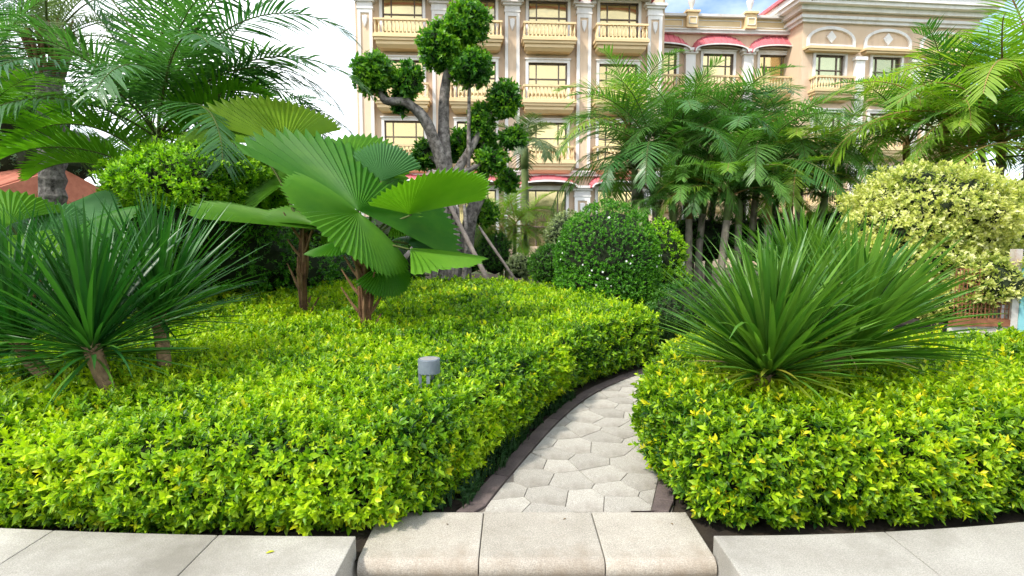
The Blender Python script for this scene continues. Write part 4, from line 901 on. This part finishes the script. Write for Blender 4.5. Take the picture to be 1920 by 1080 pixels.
def ball(u, v, ru, rv, dy=0.0, seed=0, n=None):
    c = P(u, v, YT + dy) - off; r = (ru / 104, ru / 104 * .95, rv / 104); n = n or int(330 * (ru * rv) / 1600)
    p, nn = blob_points(c, r, n, .16, 2.6, seed, -1); p = p - nn * rng.uniform(0, .12, (len(p), 1))
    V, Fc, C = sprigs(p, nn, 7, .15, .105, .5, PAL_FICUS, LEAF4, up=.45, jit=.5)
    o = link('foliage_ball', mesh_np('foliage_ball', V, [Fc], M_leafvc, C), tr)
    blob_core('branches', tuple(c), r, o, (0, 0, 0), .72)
for i, a in enumerate(((700, 138, 40, 40, -.4), (765, 152, 31, 34, -.3), (752, 192, 24, 24, -.1), (824, 88, 40, 46, 0), (876, 42, 45, 46, .1), (882, 128, 42, 38, 0), (946, 186, 36, 36, .2), (903, 228, 28, 38, .3), (962, 258, 27, 24, .3), (920, 300, 34, 30, .3), (866, 270, 30, 30, .6), (798, 292, 28, 30, .3), (838, 285, 24, 30, .7), (905, 262, 28, 30, .6), (800, 398, 30, 28, .6), (905, 400, 36, 28, .9), (862, 350, 30, 24, .7), (950, 340, 24, 26, 1.0))): ball(*a, seed=i * 1.7)
for k, (a_, b_, lab) in enumerate((((786, 452, -.5), (838, 392, -.2), 'slanting wooden stake propping the pruned tree from the left'), ((916, 528, -.9), (840, 378, -.2), 'long pale wooden stake propping the pruned tree from the right front'), ((962, 518, .3), (898, 425, .4), 'thin grey stake leaning right of the pruned tree near the small bush'))):
    p0 = P(a_[0], a_[1], YT + a_[2]); p1 = P(b_[0], b_[1], YT + b_[2]); d = (p0 - p1); p0 = p1 + d * ((p1.z + .02) / max(.05, (p1.z - p0.z)))
    if (p0 - p1).length > 4: p0 = p1 + d.normalized() * 4
    o = MB().tube([Vector((0, 0, 0)), (p1 - p0) * .5, p1 - p0], [.055, .05, .045] if k < 2 else [.035, .032, .03], 8, wob=.06).build('wooden_stake', M_stake, None, True); o.location = p0; tag(o, lab, 'stake', 'stakes propping the tree')

# ------------------------------------------------------------------ shrubs
def B(u, v, y, ru, rv, dep=None):
    c = P(u, v, y); k = F_PX / y * .99; return ((c.x, c.y, c.z), (ru / k, (dep or ru) / k, rv / k))
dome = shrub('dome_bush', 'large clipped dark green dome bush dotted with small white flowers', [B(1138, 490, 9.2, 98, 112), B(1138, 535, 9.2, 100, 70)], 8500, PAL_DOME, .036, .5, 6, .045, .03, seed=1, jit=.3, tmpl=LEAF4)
fm = None
def flower_mesh():
    mb = MB(); 
    for k in range(5):
        a = k * 2 * math.pi / 5; d = Vector((math.cos(a), math.sin(a), 0)); s_ = Vector((-d.y, d.x, 0)); mb.add([(0, 0, 0), d * .014 + s_ * .011 + Vector((0, 0, .006)), d * .026 + Vector((0, 0, .004)), d * .014 - s_ * .011 + Vector((0, 0, .006))], [(0, 3, 2, 1)])
    return mb.mesh('flower', flat('white_petal', (.82, .82, .78), .6))
fm = flower_mesh(); cB, rB = B(1138, 490, 9.2, 98, 112)
for i in range(22):
    az = random.uniform(-2.9, -.25); el = random.gauss(.0, .35)
    d = Vector((math.cos(az) * math.cos(el), math.sin(az) * math.cos(el), math.sin(el))); p = Vector([cB[k] + d[k] * rB[k] * 1.035 for k in range(3)])
    if p.z < .3: continue
    o = link('flower', fm, dome); o.location = p - dome.location; o.rotation_euler = d.to_track_quat('Z', 'Y').to_euler(); s_ = random.uniform(.5, .85); o.scale = (s_, s_, s_)
shrub('round_bush', 'light green leafy bush behind the right flank of the dome bush', [B(1240, 480, 9.9, 44, 66), B(1250, 540, 9.8, 44, 50)], 1500, PAL_BRIGHT, .05, .5, 6, .07, .12, seed=2)
shrub('round_bush', 'dark ball bush tucked against the left of the dome bush', [B(1030, 500, 10.0, 40, 42)], 1600, PAL_DARK, .035, .45, 6, .05, .05, seed=3)
shrub('round_bush', 'pale cream variegated bush peeking out behind the dome bush', [B(1066, 440, 11.5, 45, 42), B(1050, 480, 11.5, 34, 40)], 1200, PAL_CREAM, .05, .5, 6, .07, .15, seed=4)
shrub('round_bush', 'small cream speckled shrub at the foot of the thin stake', [B(974, 500, 12.0, 24, 26)], 500, PAL_CREAM, .05, .5, 6, .06, .12, seed=5)
shrub('round_bush', 'dark rounded bush between the pruned tree and the small bright palm', [B(928, 478, 12.6, 32, 42)], 900, PAL_DARK, .045, .45, 6, .06, .08, seed=6)
shrub('round_bush', 'dark low shrub behind the trunk of the pruned tree', [B(800, 430, 13.5, 60, 60), B(880, 470, 13.5, 50, 50)], 1400, PAL_DARK, .06, .5, 6, .08, .12, seed=7)
shrub('variegated_bush', 'big pale yellow variegated bush behind the right rosettes', [B(1738, 402, 8.2, 136, 94), B(1690, 440, 8.0, 100, 72), B(1805, 452, 8.1, 84, 56), B(1700, 490, 7.9, 110, 70)], 8000, PAL_VARI, .056, .55, 7, .09, .13, seed=8, jit=.5, depth=.14)
shrub('variegated_bush', 'lower pale yellow variegated bush hanging over the rusty grille', [B(1845, 530, 7.2, 74, 54), B(1790, 560, 7.4, 60, 60)], 2000, PAL_VARI, .054, .55, 7, .09, .16, seed=9, jit=.55, depth=.16)
shrub('round_bush', 'dark green bush at the right edge beside the variegated bush', [B(1905, 385, 9.6, 66, 42), B(1920, 430, 9.6, 60, 40)], 1500, PAL_DARK, .06, .5, 6, .08, .12, seed=10)
shrub('rounded_shrub', 'bright green leafy shrub with a sunny top behind the left rosettes', [B(385, 346, 7.7, 150, 72), B(290, 360, 8.0, 80, 58), B(460, 360, 8.0, 74, 62)], 6400, PAL_BRIGHT, .056, .48, 7, .085, .14, seed=11)
shrub('understorey_shrub', 'dark shaded shrub mass below the bright green shrub', [B(430, 470, 8.6, 130, 90), B(300, 480, 8.4, 130, 110), B(540, 500, 9.2, 90, 60), B(390, 420, 7.9, 130, 60)], 4000, PAL_DOME, .055, .48, 6, .08, .12, seed=12)  # shaded underside of the same shrub, its shade painted as a darker palette
shrub('understorey_shrub', 'dark leafy shrub at the left edge behind the low fan palm', [B(80, 470, 8.8, 150, 80), B(-90, 440, 8.8, 120, 100)], 1800, PAL_DARK, .06, .48, 6, .08, .14, seed=13)
shrub('understorey_shrub', 'shaded shrub between the second fan palm and the pruned tree', [B(640, 520, 10.8, 90, 50), B(720, 500, 11.5, 80, 50)], 1600, PAL_DARK, .055, .48, 6, .08, .12, seed=14)
shrub('understorey_shrub', 'dark undergrowth beneath the areca palm clump', [B(1300, 450, 13.2, 110, 48), B(1440, 450, 13.0, 120, 50), B(1570, 440, 12.8, 80, 50)], 2200, PAL_DARK, .07, .42, 6, .1, .15, seed=15)
shrub('understorey_shrub', 'dark green low shrub where the path bends out of sight', [B(1290, 590, 8.0, 80, 62), B(1400, 590, 7.8, 90, 60)], 2200, PAL_DARK, .045, .45, 6, .06, .10, seed=16)
shrub('round_bush', 'dark shrub half hidden between the right rosettes and variegated bush', [B(1650, 520, 8.6, 90, 60), B(1740, 560, 8.0, 80, 50)], 1600, PAL_DARK, .05, .48, 6, .07, .12, seed=21)
shrub('far_hedge', 'dim far hedge in front of the hotel ground floor at left', [B(700, 440, 20, 90, 40), B(560, 430, 20, 110, 50), B(420, 420, 20, 110, 60)], 1500, PAL_DARK, .09, .5, 6, .12, .12, seed=17, cat='hedge')
shrub('far_hedge', 'far hedge behind the areca palms along the hotel wing', [B(1600, 430, 18, 140, 40), B(1800, 420, 18, 140, 50), B(1980, 410, 18, 120, 60)], 1500, PAL_DARK, .09, .5, 6, .12, .12, seed=18, cat='hedge')
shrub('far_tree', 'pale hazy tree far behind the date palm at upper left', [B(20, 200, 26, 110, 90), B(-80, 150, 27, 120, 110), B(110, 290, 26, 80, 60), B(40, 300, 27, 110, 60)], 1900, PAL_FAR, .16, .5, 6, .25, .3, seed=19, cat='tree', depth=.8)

# ------------------------------------------------------------------ grasses
def grass(name, label, pts, mat, h=(.12, .28), wd=.008):
    V = []; Fc = []
    for x, y, z in pts:
        for _ in range(6):
            a = random.uniform(0, 6.28); l = random.uniform(*h); o = random.uniform(.25, .8) * l; d = Vector((math.cos(a), math.sin(a), 0)); s_ = Vector((-d.y, d.x, 0)) * wd; p = Vector((x + random.uniform(-.03, .03), y + random.uniform(-.03, .03), z)); b = len(V)
            m1 = p + d * o * .35 + Vector((0, 0, l * .7)); tp = p + d * o + Vector((0, 0, l * .82)); V += [p - s_ * .7, p + s_ * .7, m1 + s_, m1 - s_, tp]; Fc += [(b, b + 1, b + 2, b + 3), (b + 3, b + 2, b + 4)]
    o = MB().add(V, Fc).build(name, mat, None); return tag(o, label, 'grass', kind='stuff')
pp = []
for k in range(1500):
    t = random.random(); u = 690 + 470 * t + random.uniform(-20, 20); p = P(u, 515, 11.2 + random.uniform(-.4, .9) - 2.4 * max(0, t - .55)); pp.append((p.x, p.y, 0))
for k in range(1500): pp.append((random.uniform(1.75, 4.2), random.uniform(7.4, 8.6), 0))
grass('border_grass', 'dark fine border grass behind the left hedge', pp, M_grass, (.35, .7), .006)
pp = []
for k in range(240):
    s = random.uniform(.1, 2.6); x, y, _ = path_pt(s, random.uniform(-.16, .01), 0); pp.append((x, y, 0))
grass('path_edge_grass', 'grass blades sprouting between the left hedge and the path border', pp, M_grass, (.06, .15), .006)

# ------------------------------------------------------------------ garden lamp
lp = tag(empty('garden_lamp', P(805, 720, 3.66)), 'small grey cylindrical garden lamp standing in the left hedge', 'lamp')
M_lampg = mat_noise('lamp_paint', (.10, .125, .15), (.15, .175, .205), 14, .5, spec=.4)
zt = P(805, 672, 3.66).z - lp.location.z
MB().lathe([(.068, -.098), (.0725, -.096), (.0735, -.09), (.0735, -.006), (.071, 0), (.065, .001), (.063, -.004), (.001, -.004)], (0, 0, zt), 28).build('head', M_lampg, lp, False)
MB().lathe([(.060, 0), (.060, .004), (.001, .004)], (0, 0, zt - .0035), 24).build('cap_plate', mat_noise('lamp_plate', (.20, .195, .19), (.27, .255, .24), 10, .5), lp)
for a in (R(200), R(-88), R(80)):
    x, y = .061 * math.cos(a), .061 * math.sin(a); MB().box(x - .011, x + .011, y - .006, y + .006, zt - .42, zt - .1).build('prong', M_lampg, lp)

fl_ = MB().add([tuple(Vector((v[0] * .022, v[1] * .045, v[2] * .03 + .001))) for v in LEAF8[0]], [tuple(int(i) for i in f) for f in LEAF8[1]]).build('fallen_leaf', flat('yellow_leaf', (.33, .34, .02), .6), None)
fl_.location = (P(515, 1031, 2.5).x, 2.5, .1015); fl_.rotation_euler = (0, 0, R(110)); tag(fl_, 'single small yellow leaf lying on the left granite kerb', 'leaf')

M_litter = flat('dry_leaf', (.14, .09, .045), .8)
for k_, (x, y) in enumerate(((-.35, 2.90), (.30, 2.97), (.86, 2.92))):
    o = MB().add([tuple(Vector((v[0] * .010, v[1] * .022, v[2] * .03 + .001))) for v in LEAF8[0]], [tuple(int(i) for i in f) for f in LEAF8[1]]).build('fallen_leaf', M_litter, None)
    o.location = (x, y, .0175); o.rotation_euler = (0, 0, k_ * 1.9); tag(o, 'tiny dry brown leaf scrap lying on the %s slab of the granite step' % ('left', 'middle', 'right')[k_], 'leaf', 'leaf scraps on the step')

# ------------------------------------------------------------------ red-roofed house and grille at the edges
hs_ = tag(empty('roofed_house', P(-60, 460, 22).xy.to_3d(), R(-14)), 'low house with red tiled roof glimpsed at the left edge', 'house')
zr = P(0, 296, 22).z; ze = P(0, 350, 22).z - .3
MB().box(-5, .3, .6, 6, 0, ze).build('wall', M_wall, hs_)
M_rt = mat_noise('terracotta', (.38, .13, .08), (.50, .19, .12), 4, .8)
rf = MB().add([(-5.6, 0, ze), (.7, 0, ze), (.7, 3.3, zr), (-5.6, 3.3, zr), (-5.6, 6.6, ze), (.7, 6.6, ze), (-5.6, 0, ze - .15), (.7, 0, ze - .15), (.7, 6.6, ze - .15), (-5.6, 6.6, ze - .15)], [(0, 1, 2, 3), (3, 2, 5, 4), (0, 6, 7, 1), (1, 7, 8, 5, 2), (4, 5, 8, 9), (0, 3, 4, 9, 6), (6, 9, 8, 7)]).build('roof', M_rt, hs_)
sl_ = Vector((0, 3.3, zr - ze)).normalized(); ln_ = Vector((0, 3.3, zr - ze)).length
for k in range(29):
    x = -5.5 + k * .215; MB().tube([Vector((x, .0, ze + .02)), Vector((x, 3.25, zr + .02))], .055, 6).build('tile_row', M_rt, rf)
MB().tube([(-5.6, 3.3, zr + .05), (.7, 3.3, zr + .05)], .13, 8).build('ridge_cap', mat_noise('ridge_cement', (.55, .5, .45), (.62, .57, .52), 4, .8), rf)

gr = tag(empty('rusty_grille', P(1880, 640, 6.9).xy.to_3d()), 'rusty wire grille in a worn frame below the variegated bush at right edge', 'grille'); off = gr.location
M_rust = mat_noise('rust', (.16, .06, .03), (.30, .13, .06), 12, .85); M_wp = mat_noise('chipped_paint', (.45, .44, .40), (.58, .56, .50), 5, .7, c3=(.35, .16, .08)); M_tq = mat_noise('turquoise_paint', (.16, .42, .44), (.24, .52, .54), 5, .6)
x0, x1 = P(1790, 560, 6.9).x - off.x, P(1893, 560, 6.9).x - off.x; zb_, zt_ = P(1890, 598, 6.9).z, P(1890, 505, 6.9).z
for k in range(15): x = x0 + (x1 - x0) * k / 14; MB().tube([(x, 0, zb_), (x, 0, zt_)], .006, 5).build('wire', M_rust, gr)
for k in range(11): z = zb_ + (zt_ - zb_) * k / 10; MB().tube([(x0, .012, z), (x1, .012, z)], .006, 5).build('wire', M_rust, gr)
MB().box(x0 - .03, x1 + .12, -.03, .04, zb_ - .09, zb_ - .005).build('bottom_rail', M_rust, gr)
MB().box(x1 + .005, x1 + .09, -.035, .05, 0, zt_ + .25).build('post', M_wp, gr)
MB().box(x0 - .03, x1 + .1, .0, .05, 0, zb_ - .095).build('plinth', M_wp, gr)
MB().box(x1 + .095, x1 + .6, -.05, .05, 0, zt_ + .02).build('side_panel', M_tq, gr)
ld = MB().box(-.6, 1.2, -.3, .3, 0, P(1900, 470, 8.6).z).box(-.7, 1.3, -.4, .4, P(1900, 470, 8.6).z + .001, P(1900, 455, 8.6).z).build('low_pillar', mat_noise('cement', (.34, .32, .3), (.44, .42, .39), 3, .85), None)
ld.location = (P(1925, 480, 8.6).x, 8.6, 0); tag(ld, 'grey cement pillar with flat cap at the right edge', 'pillar')
print('TRIS', sum(len(m_.polygons) for m_ in bpy.data.meshes))
